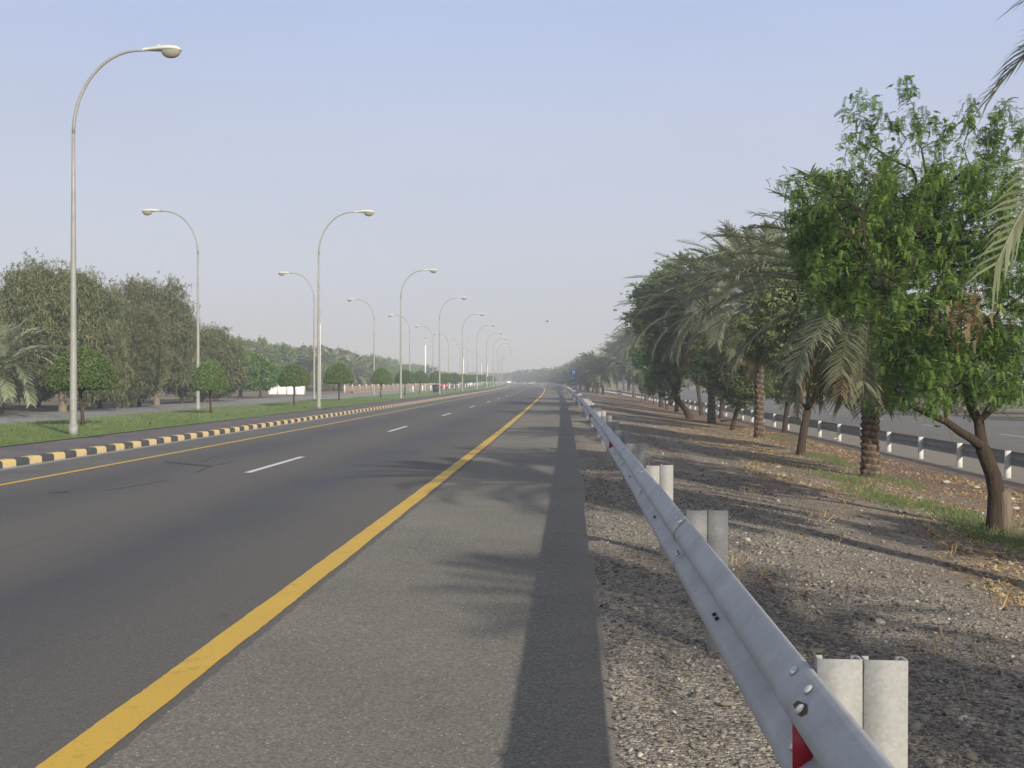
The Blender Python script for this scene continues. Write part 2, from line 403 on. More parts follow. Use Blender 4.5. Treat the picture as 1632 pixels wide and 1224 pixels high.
# kerb with a bevelled profile
prof = [(-10.645, -.03), (-10.65, .11), (-10.67, .135), (-10.70, .148), (-10.86, .150), (-10.90, .10)]
ss = np.concatenate([np.arange(-20, 60, 1.0), srange(60, SE)])
S, K = np.meshgrid(ss, np.arange(len(prof)), indexing='ij')
po = np.array([p[0] for p in prof]); pz = np.array([p[1] for p in prof])
X, Y = at(S, po[K]); Vk = np.stack([X, Y, pz[K]], -1).reshape(-1, 3); k = len(prof)
i = np.arange(len(ss) - 1)[:, None] * k + np.arange(k - 1)[None]
obj('kerb', mesh('kerb', Vk, np.stack([i, i + k, i + k + 1, i + 1], -1).reshape(-1, 4), MAT['kerb'], uv=np.stack([pz[K], S], -1).reshape(-1, 2)))['kind'] = 'structure'
# road markings
ss = np.concatenate([np.arange(-4, 30, .05), srange(30, SE)])
je = lambda S, O: .006 * ripple(S * 25, O * 40, 21)
ribbon('yellow_edge_line', ss, [-2.295, -2.085], MAT['yellow'], dz=.004, jitter=je)
ribbon('inner_yellow_edge_line', srange(-10, SE), [-9.08, -8.95], MAT['yellow'], dz=.004)
def dashes(name, off, s0, step, ln, w, smax, z=.004):
    MBx = MB()
    q = s0
    while q < smax:
        sa = np.linspace(q - ln / 2, q + ln / 2, 9)
        V = []; Fc = []
        for j, s_ in enumerate(sa):
            for o_ in (off - w / 2, off + w / 2):
                x, y = at(s_, o_); V.append((float(x), float(y), float(zat(off)) + z))
        for j in range(8): Fc.append((2 * j, 2 * j + 1, 2 * j + 3, 2 * j + 2))
        MBx.add(V, Fc); q += step
    o = MBx.build(name, MAT['white']); o['kind'] = 'structure'; return o
dashes('lane_line', -5.79, 6.0, 16.55, 4.3, .13, 700)
dashes('far_lane_line', -23.4, 8.0, 12, 4.0, .13, 500)
dashes('service_lane_line', 21.4, 8.0, 12, 3.5, .13, 500)
ribbon('service_edge_line', srange(0, 500), [14.2, 14.33], MAT['white'], zf=lambda S, O: S * 0 - .995)
# tyre skid marks on the left lane
def skid(pts, w):
    V = []; Fc = []
    for j, (px, py) in enumerate(pts):
        x, y, z = ground_px(px, py)
        ww = w * (0.3 + .7 * math.sin(PI * (j + .5) / len(pts)))
        V += [(x, y - ww * 3, z + .003), (x, y + ww * 3, z + .003)]
        if j: Fc.append((2 * j - 2, 2 * j, 2 * j + 1, 2 * j - 1))
    return V, Fc
mk = NT('skid_mark', .6, .3); Wk = mk.coord(); mk.col((.035, .035, .037))
al = mk.mr(mk.noise(2.5, mk.n('Mapping', {'Vector': Wk, 'Scale': (1, .6, 1)}).outputs[0], detail=8, rough=.7),   .36, .56, 0, .85)
mk.t.links.new(al, mk.b.inputs['Alpha'])
q = MB()
for pts, w in (([(165, 782), (215, 775), (270, 765), (310, 754), (340, 742), (385, 734)], .05), ([(262, 736), (300, 740), (340, 744)], .05),
               ([(318, 738), (345, 727), (400, 712), (440, 700), (478, 692)], .05), ([(75, 786), (110, 784)], .05)):
    q.add(*skid(pts, w))
q.build('skid_marks', mk.m)['kind'] = 'structure'

# ------------------------------------------------------------------ foliage tools
def rotmats(n, pitch=(-.6, .6), r=rng):
    a = r.uniform(0, 2 * PI, n); p = r.uniform(*pitch, n); q = r.uniform(-.7, .7, n)
    ca, sa, cp, sp, cq, sq = np.cos(a), np.sin(a), np.cos(p), np.sin(p), np.cos(q), np.sin(q)
    Z = np.zeros(n); O = np.ones(n)
    A = np.stack([ca, -sa, Z, sa, ca, Z, Z, Z, O], -1).reshape(n, 3, 3)
    B = np.stack([O, Z, Z, Z, cp, -sp, Z, sp, cp], -1).reshape(n, 3, 3)
    D = np.stack([cq, Z, sq, Z, O, Z, -sq, Z, cq], -1).reshape(n, 3, 3)
    return A @ B @ D
def stamp(P, T, Fc, scale, R, tint):
    n, k = len(P), len(T)
    V = np.einsum('nij,kj->nki', R, T) * np.asarray(scale).reshape(-1, 1, 1) + P[:, None]
    FF = (Fc[None] + (np.arange(n) * k)[:, None, None]).reshape(-1, Fc.shape[1])
    return V.reshape(-1, 3), FF, np.repeat(tint, k)
def t_pinnate(n=6, L=.16, w=.016, l=.045):
    """a drooping twig end with paired leaflets"""
    V = []; Fc = []
    for i in range(n):
        t = (i + .5) / n; y = L * t; z = -L * .55 * t * t
        for sgn in (-1, 1):
            b = len(V); ll = l * (1 - .35 * t)
            V += [(0, y - w / 2, z), (0, y + w / 2, z), (sgn * ll, y + w * 1.0, z - ll * .35), (sgn * ll * .9, y - w * .1, z - ll * .35)]
            Fc.append((b, b + 1, b + 2, b + 3))
    return np.array(V), np.array(Fc)
def t_cluster(n=7, R=.11, s=.055, seed=1):
    r = np.random.default_rng(seed); V = []; Fc = []
    for i in range(n):
        c = r.normal(0, R * .5, 3); a = r.normal(0, 1, 3); a /= np.linalg.norm(a); b_ = np.cross(a, r.normal(0, 1, 3)); b_ /= np.linalg.norm(b_)
        a = a * s; b_ = b_ * s * .5; k = len(V)
        V += [c - a, c + b_, c + a, c - b_]; Fc.append((k, k + 1, k + 2, k + 3))
    return np.array(V), np.array(Fc)
def t_feather(n=7, L=.42, w=.016, seed=2):
    r = np.random.default_rng(seed); V = []; Fc = []
    for i in range(n):
        a = r.uniform(0, 2 * PI); el = r.uniform(-.9, .7); l = L * r.uniform(.5, 1)
        d = np.array([math.cos(a) * math.cos(el), math.sin(a) * math.cos(el), math.sin(el)]); c = r.normal(0, .04, 3)
        sd = np.cross(d, [0, 0, 1.0]); sd /= np.linalg.norm(sd) + 1e-6; k = len(V)
        p1 = c + d * l * .5; p2 = c + d * l + np.array([0, 0, -.3 * l])
        V += [c - sd * w * .4, c + sd * w * .4, p1 + sd * w, p2, p1 - sd * w]; Fc += [(k, k + 1, k + 2, k + 4), (k + 4, k + 2, k + 3, k + 3)]
    Fc2 = [f if len(set(f)) == 4 else f for f in Fc]
    # make the tip quads real quads
    V = [tuple(v) for v in V]; out = []
    for f in Fc2:
        if len(set(f)) < 4:
            V.append((V[f[2]][0] + .004, V[f[2]][1], V[f[2]][2] - .01)); out.append((f[0], f[1], f[2], len(V) - 1))
        else: out.append(f)
    return np.array(V), np.array(out)

def grow(roots, targets, step=.28, droop=.0, r=rng, bend=.5):
    """roots: list of polylines [(x,y,z)...] joined at the nearest earlier node; returns nodes, parents"""
    N = []; par = []; fixed = []
    for ri, pl in enumerate(roots):
        prev = -1
        if ri:
            A = np.array(N); prev = int(np.argmin(((A - np.array(pl[0])) ** 2).sum(1)))
        for j, p in enumerate(pl):
            N.append(np.array(p, float)); par.append(prev); prev = len(N) - 1
    nroot = len(N)
    A = np.zeros((nroot + len(targets) * 30, 3)); A[:nroot] = N; n = nroot
    depth = np.zeros(len(A)); 
    for i in range(nroot): depth[i] = 0 if par[i] < 0 else depth[par[i]] + np.linalg.norm(A[i] - A[par[i]])
    dirs = np.zeros_like(A)
    for i in range(nroot):
        if par[i] >= 0: d = A[i] - A[par[i]]; dirs[i] = d / (np.linalg.norm(d) + 1e-9)
        else: dirs[i] = (0, 0, 1)
    top = A[:nroot].mean(0)
    start = A[max(0, nroot // 3)]
    order = np.argsort(((targets - A[nroot - 1]) ** 2).sum(1))
    first_ok = max(1, int(nroot * .25))
    for ti in order:
        t = targets[ti]
        D = t - A[first_ok:n]; dist = np.linalg.norm(D, axis=1) + 1e-6
        cosd = (D * dirs[first_ok:n]).sum(1) / dist
        cost = dist * (1.0 + .6 * (1 - cosd)) + .12 * depth[first_ok:n]
        j = int(np.argmin(cost)) + first_ok
        L = dist[j - first_ok]; k = max(1, int(L / step)); k = min(k, 28)
        d0 = dirs[j] * min(L, 4 * step) * bend; p0 = A[j]; prev = j
        for q in range(1, k + 1):
            u = q / k
            h = p0 + (t - p0) * u + d0 * u * (1 - u) + np.array([0, 0, droop * L * (u - u * u)]) + (r.normal(0, step * .10, 3) if q < k else 0)
            A[n] = h; par.append(prev); d = h - A[prev]; dirs[n] = d / (np.linalg.norm(d) + 1e-9); depth[n] = depth[prev] + np.linalg.norm(d); prev = n; n += 1
    return A[:n].copy(), np.array(par), nroot
def radii(A, par, tip=.006, expo=2.3, rmax=None):
    n = len(A); w = np.zeros(n); ch = np.zeros(n, int)
    for i in range(n):
        if par[i] >= 0: ch[par[i]] += 1
    for i in range(n - 1, -1, -1):
        if ch[i] == 0: w[i] = 1
        if par[i] >= 0: w[par[i]] += w[i]
    R = tip * w ** (1 / expo)
    return R, w, ch
def wood(A, par, R, rmin=.0, sides=6, root_flare=1.25):
    """decompose into chains and skin each as a tapered tube"""
    n = len(A); kids = [[] for _ in range(n)]
    for i in range(n):
        if par[i] >= 0: kids[par[i]].append(i)
    mb = MB(); starts = [i for i in range(n) if par[i] < 0]; stack = [(s, -1) for s in starts]
    while stack:
        i, p = stack.pop(); ch = [] if p < 0 else [p]
        ch.append(i); cur = i
        while kids[cur]:
            ks = sorted(kids[cur], key=lambda q: -R[q])
            for q in ks[1:]:
                if R[q] >= rmin: stack.append((q, cur))
            cur = ks[0]; ch.append(cur)
        ch = [q for q in ch if R[q] >= rmin]
        if len(ch) < 2: continue
        rr = [float(R[q]) for q in ch]
        if p >= 0: rr[0] = min(rr[0], rr[1] * 1.2)
        else: rr[0] *= root_flare
        mb.tube([A[q] for q in ch], rr, n=(12 if rr[0] > .08 else sides if rr[0] > .02 else 3), cap=False)
    return mb
def in_lobes(lobes, n, r=rng, shell=.0):
    """lobes: (cx,cy,cz,rx,ry,rz,weight)"""
    L = np.array(lobes, float); w = L[:, 6] / L[:, 6].sum(); idx = r.choice(len(L), n, p=w)
    d = r.normal(0, 1, (n, 3)); d /= np.linalg.norm(d, axis=1)[:, None]
    rad = r.uniform(shell, 1, n) ** (1 / 2.2)
    return L[idx, :3] + d * rad[:, None] * L[idx, 3:6]

def make_tree(name, roots, lobes, ntar, leaf, leafmat_, barkmat, step=.28, sprigs=10, spread=.22, lscale=(.8, 1.3), tip=.006, maxw=3, shell=.35, pitch=(-.6, .6), wood_min=.0, seed=0, droop=.1, expo=2.3, rforce=None):
    r = np.random.default_rng(seed)
    T = in_lobes(lobes, ntar, r, shell)
    A, par, nroot = grow(roots, T, step, droop, r)
    R, w, ch = radii(A, par, tip, expo)
    if rforce is not None:
        base = rforce
        R[:nroot] = np.maximum(R[:nroot], 0)
        # scale so that the trunk base has the wanted radius
        f = base / R[0]; R = np.where(w > 3, R * (1 + (f - 1) * np.clip(np.log(w) / np.log(w[0]), 0, 1)), R)
    mb = wood(A, par, R, wood_min)
    trunk = mb.mesh('trunk', barkmat, True)
    seg = np.linalg.norm(A - A[par], axis=1); cand = np.where((w <= maxw) & (np.arange(len(A)) >= nroot) & (seg < 2.2 * step))[0]
    idx = np.repeat(cand, sprigs)
    pos = A[idx] + (A[par[idx]] - A[idx]) * r.uniform(0, 1, (len(idx), 1)) + r.normal(0, spread * .5, (len(idx), 3)) * np.array([1, 1, .8])
    Tm, Fm = leaf
    # clump tint: branch random + height
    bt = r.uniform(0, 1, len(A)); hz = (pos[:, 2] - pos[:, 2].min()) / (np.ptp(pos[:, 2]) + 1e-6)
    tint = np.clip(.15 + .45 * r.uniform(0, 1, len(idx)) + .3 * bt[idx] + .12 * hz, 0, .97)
    tint[r.uniform(0, 1, len(idx)) < .02] = 1.0
    V, FF, tt = stamp(pos, Tm, Fm, r.uniform(*lscale, len(idx)), rotmats(len(idx), pitch, r), tint)
    crown = mesh('crown', V, FF, leafmat_, False, tint=tt)
    return dict(trunk=trunk, crown=crown)

_rr = random.Random(4)
def rnd_(a, b): return _rr.uniform(a, b)
def place_tree(name, proto, loc, rz, sc, label, cat='tree', group=None, sxy=None):
    e = empty(name, loc, rz); e.scale = (sxy or sc, sxy or sc, sc)
    if name == 'clipped_tree': e.rotation_euler = (rnd_(-.05, .05), rnd_(-.05, .05), rz)
    tag(e, label, cat, group)
    for part, me in proto.items(): obj(part, me, e)
    return e

# ------------------------------------------------------------------ palms
def palm_trunk(h=4.0, r0=.19, seed=0):
    r = np.random.default_rng(seed); nr = int(h / .03); nc = 40
    V = []; tint = []
    rows = .155; cols = 9
    for i in range(nr + 1):
        z = h * i / nr; rr = r0 * (1.22 - .22 * min(1, z / .5)) * (1 - .12 * z / h)
        for k in range(nc):
            a = 2 * PI * k / nc; v = z / rows + (k / nc) * 1.0
            row = math.floor(v); fv = v - row; u = a / (2 * PI) * cols + (row % 2) * .5 + .13 * row; fu = abs((u % 1) - .5) * 2
            rn = math.sin(row * 12.9 + math.floor(u) * 78.2) * .5 + .5
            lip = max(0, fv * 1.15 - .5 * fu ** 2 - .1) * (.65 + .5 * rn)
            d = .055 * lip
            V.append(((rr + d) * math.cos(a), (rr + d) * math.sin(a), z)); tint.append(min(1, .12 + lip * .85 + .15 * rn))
    Fc = [(i * nc + k, i * nc + (k + 1) % nc, (i + 1) * nc + (k + 1) % nc, (i + 1) * nc + k) for i in range(nr) for k in range(nc)]
    return mesh('trunk', V, Fc, MAT['palmtrunk'], False, tint=tint)
def frond(V, Fc, T, base, az, el, L, droop, n, w, r, ll=.46, tint0=.5, keel=.35, roll=0.0):
    p = np.array(base, float); ds = L / n; e = el; a = az; tw = r.uniform(-.25, .25)
    prevb = None
    for i in range(n + 1):
        t = i / n
        e = el - droop * t ** 1.25; a = az + tw * t * t
        d = np.array([math.cos(a) * math.cos(e), math.sin(a) * math.cos(e), math.sin(e)])
        sd = np.array([-math.sin(a), math.cos(a), 0.0]); nm = np.cross(d, sd); nm = nm if nm[2] > 0 else -nm
        if roll: sd, nm = sd * math.cos(roll) + nm * math.sin(roll), nm * math.cos(roll) - sd * math.sin(roll)
        hw = .022 * (1 - t) + .005
        b = len(V); V += [tuple(p - sd * hw), tuple(p - nm * hw * 1.2), tuple(p + sd * hw)]; T += [tint0 + .25] * 3
        if prevb is not None:
            Fc += [(prevb, prevb + 1, b + 1, b), (prevb + 1, prevb + 2, b + 2, b + 1), (prevb, b, b + 2, prevb + 2)]
        prevb = b
        if t > .12:
            prof = math.sin(min(1, (t - .08) * 1.25) * PI * .62) ** .7 if t < .9 else .75
            l = ll * max(.25, prof) * r.uniform(.85, 1.1)
            for sg in (-1, 1):
                fw = .75 + .35 * t; up = keel * r.uniform(.3, 1.5)
                dd = d * fw + sd * sg + nm * up; dd /= np.linalg.norm(dd)
                q0 = p + sd * sg * hw; q1 = q0 + dd * l * .55; q2 = q0 + dd * l + np.array([0, 0, -.14 * l * r.uniform(.3, 2)])
                wd = np.cross(dd, nm * .7 + sd * sg * .3); wd = wd / (np.linalg.norm(wd) + 1e-6) * w * .5
                b2 = len(V); V += [tuple(q0 - wd), tuple(q0 + wd), tuple(q1 + wd * .9), tuple(q1 - wd * .9), tuple(q2)]
                tt = min(1, max(0, tint0 + r.uniform(-.22, .22))); T += [tt] * 5
                Fc += [(b2, b2 + 1, b2 + 2, b2 + 3), (b2 + 3, b2 + 2, b2 + 4)]
        p = p + d * ds
def palm_crown(nf=46, n=46, w=.032, L=3.2, seed=0, dry=7, ll=.52, fall=108):
    r = np.random.default_rng(seed); V = []; Fc = []; T = []
    for i in range(nf):
        t = (i + .5) / nf; az = i * 2.39996 + r.uniform(-.25, .25)
        el = math.radians(84 - fall * t ** .95 + r.uniform(-7, 7)); l = L * (.68 + .42 * math.sin(PI * min(1, t * 1.1)) ** .8) * r.uniform(.88, 1.1)
        drp = math.radians(42 + 44 * t + r.uniform(-14, 18))
        frond(V, Fc, T, (math.cos(az) * .1, math.sin(az) * .1, .25 * (1 - t)), az, el, l, drp, n, w, r, ll=ll, tint0=r.uniform(.46, .95) - .22 * t)
    c = mesh('crown', V, Fc, MAT['palm'], False, tint=T)
    V = []; Fc = []; T = []
    for i in range(dry):
        az = r.uniform(0, 2 * PI)
        frond(V, Fc, T, (math.cos(az) * .12, math.sin(az) * .12, -.1), az, math.radians(r.uniform(-45, -5)), L * r.uniform(.55, .85), math.radians(r.uniform(35, 70)), max(8, int(n * .6)), w, r, ll=.34, tint0=r.uniform(.3, .7))
    # leaf-base stubs round the growing head
    for i in range(26):
        az = i * 2.4; z = -.55 + .6 * i / 26; b = len(V)
        cx, sx = math.cos(az), math.sin(az); px_, py_ = -sx * .05, cx * .05
        V += [(cx * .15 + px_, sx * .15 + py_, z), (cx * .15 - px_, sx * .15 - py_, z), (cx * .34 - px_ * .6, sx * .34 - py_ * .6, z + .26), (cx * .34 + px_ * .6, sx * .34 + py_ * .6, z + .26)]
        T += [.35] * 4; Fc.append((b, b + 1, b + 2, b + 3))
    d = mesh('dry_fronds', V, Fc, MAT['dry'], False, tint=T)
    return c, d
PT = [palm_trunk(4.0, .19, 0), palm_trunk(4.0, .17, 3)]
PCN = [palm_crown(84, 54, .036, 3.2, s, 14, .55) for s in (1, 2, 3)]
PCF = [palm_crown(56, 24, .095, 3.2, s, 8, .62, 100) for s in (5, 6, 7)]
def place_palm(loc, th, fs, rz, label, near=True, v=0, group=None, tw=1.0, cat='palm tree', dry=True):
    e = empty('date_palm', loc, rz); tag(e, label, cat, group)
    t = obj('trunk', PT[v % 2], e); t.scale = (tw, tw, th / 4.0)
    c, d = (PCN if near else PCF)[v % 3]
    o = obj('crown', c, e, (0, 0, th)); o.scale = (fs,) * 3
    if dry:
        o = obj('dry_fronds', d, e, (0, 0, th)); o.scale = (fs,) * 3
    return e

# ------------------------------------------------------------------ tree kinds
pin = t_pinnate(6, .17, .020, .050)
clu = t_cluster(8, .12, .055); club = t_cluster(8, .22, .11, 4); fea = t_feather(8, .55, .020); feag = t_feather(8, .34, .026, 5); feag = (feag[0] * np.array([1, 1, .75]), feag[1])
def ell(c, r, w=1): return (*c, *(r if hasattr(r, '__len__') else (r, r, r)), w)

# the big acacia at the right edge, laid out from the photo
bx, by, bz = ground_px(1588, 846); D0 = by
def A3(px, py, dy=0.0): x, y, z = at_depth(px, py, D0 + dy); return (x, y, z)
roots = [[A3(1588, 846), A3(1587, 815, .02), A3(1588, 785, .03), A3(1583, 758, .0), A3(1574, 735, -.03), A3(1566, 715, -.05)],
         [A3(1566, 715, -.05), A3(1550, 700, -.12), A3(1530, 688, -.2), A3(1508, 672, -.3), A3(1480, 660, -.4), A3(1455, 648, -.5)],
         [A3(1566, 715, -.05), A3(1563, 695, .1), A3(1560, 672, .2), A3(1548, 650, .25), A3(1540, 615, .3), A3(1530, 570, .3), A3(1520, 520, .3), A3(1510, 460, .2), A3(1500, 400, .1), A3(1490, 330, .1), A3(1475, 270, 0)],
         [A3(1560, 672, .2), A3(1585, 650, .4), A3(1610, 630, .7), A3(1640, 590, .9)],
         [A3(1530, 570, .3), A3(1480, 520, -.3), A3(1430, 450, -.6), A3(1380, 400, -.8)]]
def LB(px, py, rx, rz, w, dy=0, ry=None):
    c = A3(px, py, dy); k = D0 / F
    return (*c, rx * k, (ry if ry else rx * 1.1) * k, rz * k, w)
lobes = [LB(1450, 350, 110, 80, 10), LB(1350, 360, 70, 60, 5, -.3), LB(1540, 340, 110, 90, 9), LB(1320, 410, 68, 65, 6.0, -.4), LB(1290, 370, 40, 40, 1.6, -.4), LB(1330, 475, 45, 30, 1.2, -.4), LB(1420, 470, 90, 90, 6, -.3), LB(1530, 480, 110, 90, 9, .2),
         LB(1560, 590, 90, 75, 8, .1), LB(1475, 600, 70, 60, 5, -.3), LB(1445, 560, 45, 60, 2.2, -.3), LB(1620, 430, 80, 110, 6, .4), LB(1650, 560, 60, 80, 4, .3),
         LB(1430, 300, 140, 30, 2.8), LB(1460, 260, 90, 34, 1.0), LB(1560, 275, 85, 38, 1.6), LB(1300, 320, 50, 40, 1.3, -.3), LB(1700, 420, 90, 120, 5, .6),
         LB(1440, 200, 30, 30, .12), LB(1575, 205, 35, 30, .15)]
acacia = None
r_ = np.random.default_rng(5)
T1 = in_lobes(lobes, 1600, r_, .15)
sprays = []
for (x0, y0, x1, y1, n_) in ((1470, 250, 1440, 122, 13), (1450, 230, 1362, 152, 12), (1440, 260, 1345, 175, 12), (1420, 270, 1345, 215, 10), (1400, 290, 1245, 292, 16), (1380, 300, 1262, 302, 9), (1380, 280, 1350, 240, 6),
                             (1540, 250, 1548, 160, 9), (1560, 260, 1606, 160, 11), (1570, 260, 1612, 188, 8), (1590, 270, 1632, 205, 9), (1500, 250, 1480, 190, 6), (1330, 340, 1250, 350, 5), (1500, 240, 1530, 185, 6), (1460, 650, 1380, 655, 5), (1340, 440, 1275, 450, 5)):
    for q in range(n_):
        t = (q + 1) / n_; arch = math.sin(t * PI) * -14
        sprays.append(A3(x0 + (x1 - x0) * t + r_.normal(0, 4), y0 + (y1 - y0) * t + arch + r_.normal(0, 5), r_.normal(0, .12)))
T1 = np.concatenate([T1, np.array(sprays)])
A, par, nroot = grow(roots, T1, .22, .05, r_)
R, w_, ch = radii(A, par, .005, 2.45)
f = .125 / R[0]; R = R * (1 + (f - 1) * np.clip(np.log(np.maximum(w_, 1)) / np.log(w_[0]), 0, 1))
q0 = 0
for pl_, (ra, rb_) in zip(roots, ((.125, .105), (.075, .035), (.085, .022), (.045, .02), (.03, .012))):
    for j in range(len(pl_)): R[q0 + j] = ra + (rb_ - ra) * j / (len(pl_) - 1)
    q0 += len(pl_)
R[q0:] = np.minimum(R[q0:] * np.clip(1.25 - (A[q0:, 2] - 3.0) * .25, .45, 1), .022)
tr = empty('acacia_tree', (bx, by, bz)); o3 = np.array([bx, by, bz])
tag(tr, 'nearest acacia at the right edge, leaning dark forked trunk and bright feathery green crown', 'tree')
wood(A - o3, par, R, 0).build('trunk', MAT['bark'], tr, True)
MB().tube([(.10, -.06, -.05), (.11, -.05, .25), (.10, -.05, .52), (.085, -.05, .58)], [.10, .085, .09, .06], 10).build('cut_stem', MAT['greybark'], tr, True)
seg = np.linalg.norm(A - A[par], axis=1); cand = np.where((w_ <= 3) & (np.arange(len(A)) >= nroot) & (seg < .5))[0]
idx = np.repeat(cand, 17)
is_sp = np.zeros(len(A), bool)
pos = A[idx] + (A[par[idx]] - A[idx]) * r_.uniform(0, 1, (len(idx), 1)) + r_.normal(0, .065, (len(idx), 3))
kp = r_.uniform(0, 1, len(idx)) < np.clip(1.0 - (pos[:, 2] - 3.7) * .22, .75, 1.0)
pos = pos[kp]; idx = idx[kp]
bt = r_.uniform(0, 1, len(A))
tt0 = np.clip(.1 + .5 * r_.uniform(0, 1, len(idx)) + .3 * bt[idx], 0, .97); tt0[r_.uniform(0, 1, len(idx)) < .05] = 1
V, FF, tt = stamp(pos - o3, pin[0], pin[1], r_.uniform(.40, .82, len(idx)), rotmats(len(idx), (-1.45, .7), r_), tt0)
obj('crown', mesh('crown', V, FF, MAT['acacia'], tint=tt), tr)
# brown withered spray inside the crown
c0 = np.array(A3(1545, 500, -1.3)) - o3
pz_ = c0 + np.random.default_rng(3).normal(0, 1, (90, 3)) * np.array([.16, .12, .16])
V, FF, tt = stamp(pz_, pin[0], pin[1], np.full(90, .9), rotmats(90, (-1.2, 0), r_), np.full(90, .6))
obj('withered_leaves', mesh('withered_leaves', V, FF, MAT['dry'], tint=tt), tr)

def std_tree(h, cr, seed, leaf, lm, bm, lobn=9, ntar=260, trunk_h=.28, sprigs=9, spread=.3, ls=(.8, 1.3), lean=(0, 0), flat=.8, step=.35, rb=.16, maxw=3, pitch=(-.7, .5), low=.0):
    r = np.random.default_rng(seed); th = h * trunk_h
    roots = [[(0, 0, -.1), (lean[0] * .3, lean[1] * .3, th * .4), (lean[0] * .7, lean[1] * .7, th * .8), (lean[0], lean[1], th * 1.1), (lean[0] * 1.1, lean[1] * 1.1, th * 1.5)]]
    for k in range(4):
        a = k * 1.6 + r.uniform(-.4, .4); p0 = roots[0][3]
        roots.append([p0, (p0[0] + math.cos(a) * cr * .22, p0[1] + math.sin(a) * cr * .22, th * 1.5), (p0[0] + math.cos(a) * cr * .4, p0[1] + math.sin(a) * cr * .4, th * 2.1)])
    lob = []
    cz = (h + th * (1 - low)) / 2; hz = (h - th * (1 - low)) / 2
    for k in range(lobn):
        a = r.uniform(0, 2 * PI); q = r.uniform(.15, .68); zz = r.uniform(-.55, .62); q *= math.sqrt(max(.1, 1 - zz * zz))
        s = r.uniform(.34, .5)
        lob.append((lean[0] + math.cos(a) * cr * q, lean[1] + math.sin(a) * cr * q, cz + zz * hz, cr * s, cr * s, hz * s * flat * 1.1, s ** 3))
    lob.append((lean[0], lean[1], cz, cr * .6, cr * .6, hz * .6, .15))
    return make_tree('t', roots, lob, ntar, leaf, lm, bm, step=step, sprigs=sprigs, spread=spread, lscale=ls, tip=.011, maxw=maxw, shell=.25, pitch=pitch, seed=seed, rforce=rb, wood_min=.0)
ACM = [std_tree(5.2, 2.2, s, clu, MAT['mid'], MAT['bark'], ntar=520, sprigs=13, spread=.30, lean=l, rb=.095, trunk_h=.20, low=.3) for s, l in ((21, (.3, .1)), (22, (-.35, 0)))]
TALL = std_tree(9.0, 2.7, 31, clu, MAT['mid'], MAT['bark'], lobn=16, ntar=760, trunk_h=.13, sprigs=14, spread=.36, flat=1.0, rb=.14, ls=(1., 1.6), lean=(-.7, 0))
ROUND = std_tree(4.4, 1.9, 41, clu, MAT['bright'], MAT['bark'], lobn=10, ntar=320, sprigs=14, spread=.26, rb=.11, trunk_h=.25, ls=(1, 1.6))
GHAF = [std_tree(10, 5.6, s, feag, MAT['olive'], MAT['greybark'], lobn=26, ntar=1300, trunk_h=.16, sprigs=24, spread=.95, ls=(.7, 1.3), step=.5, rb=.30, pitch=(-1.2, .5), low=1.0) for s in (51, 52, 53)]
FAR = [std_tree(6.2, 3.2, s, club, mt, MAT['bark'], lobn=12, ntar=330, trunk_h=.2, sprigs=8, spread=.45, ls=(.9, 1.7), step=.5, rb=.18, low=.5) for s, mt in ((61, MAT['mid']), (62, MAT['bright']), (63, MAT['olive']), (64, MAT['mid']))]

def rnd(a, b): return random.uniform(a, b)
# right row, from the photo: base pixel, then crown centre / top
def right_palm(px, py, cy, fs, label, v=0, near=True, tw=1.0, rz=None, group=None):
    x, y, z = ground_px(px, py); th = CAMH + (HY - cy) / F * y - z
    return place_palm((x, y, z - .03), th, fs, rnd(0, 6) if rz is None else rz, label, near, v, group, tw)
right_palm(1387, 761, 497, 1.2, 'date palm with thick scaly trunk by the nearest acacia, in green grass', 0, tw=1.0, rz=.4)
right_palm(1210, 699, 486, 1.2, 'tall date palm with upright silvery fronds, second thick scaly trunk behind the near acacia', 1, rz=2.0)
right_palm(1134, 674, 505, 1.4, 'date palm with a swollen burnt trunk foot beside a fallen stick', 2, rz=4.1)
def right_tree(px, py, topy, proto, h0, label, rz, sxy=1.0, name='acacia_tree'):
    x, y, z = ground_px(px, py); h = CAMH + (HY - topy) / F * y - z; s = h / h0
    e = place_tree(name, proto, (x, y, z), rz, s, label, 'tree', None, s * sxy); return e
right_tree(1275, 725, 400, ACM[0], 5.2, 'small dark acacia leaning between the two nearest scaly palm trunks', .4, 1.05)
right_tree(1166, 686, 520, ACM[1], 5.2, 'slender tree with a pale S-curved bare trunk beside the gravel', 2.2, 1.2)
right_tree(1101, 667, 412, TALL, 9.0, 'tallest dark-trunked broadleaf tree of the verge row, rising above the palms', .0, 1.3, 'broadleaf_tree')
right_tree(1054, 649, 535, ROUND, 4.4, 'round bright green broadleaf tree among the palms', 0, 1.25, 'broadleaf_tree')
right_palm(1080, 657, 520, 1.35, 'date palm right behind the tall broadleaf tree', 0)
right_tree(1063, 653, 560, ACM[0], 5.2, 'small tree with a whitish slim trunk in front of the bright round tree', 3, .8)
right_palm(1030, 640, 540, 1.3, 'date palm just beyond the bright round tree', 1, False)
for i, (px, py) in enumerate([(1042, 645), (1022, 640)]):
    right_tree(px, py, 585, ACM[1], 5.2, ['thin leaning tree nearer the bright round tree', 'thin leaning tree farther down the verge past the bright round tree'][i], 1 + 3 * i, .8)
g = 'date palms lining the verge toward the bend'
lab = 'distant date palm in the unbroken row along the verge toward the bend'
for i, (px, py, cy) in enumerate([(1010, 634.5, 553), (994, 629.3, 557), (984, 626.3, 563), (975, 624.3, 566), (968, 622.5, 571)]):
    right_palm(px, py, cy, 1.15, lab, i, False, group=g)
s = 178.0; i = 0
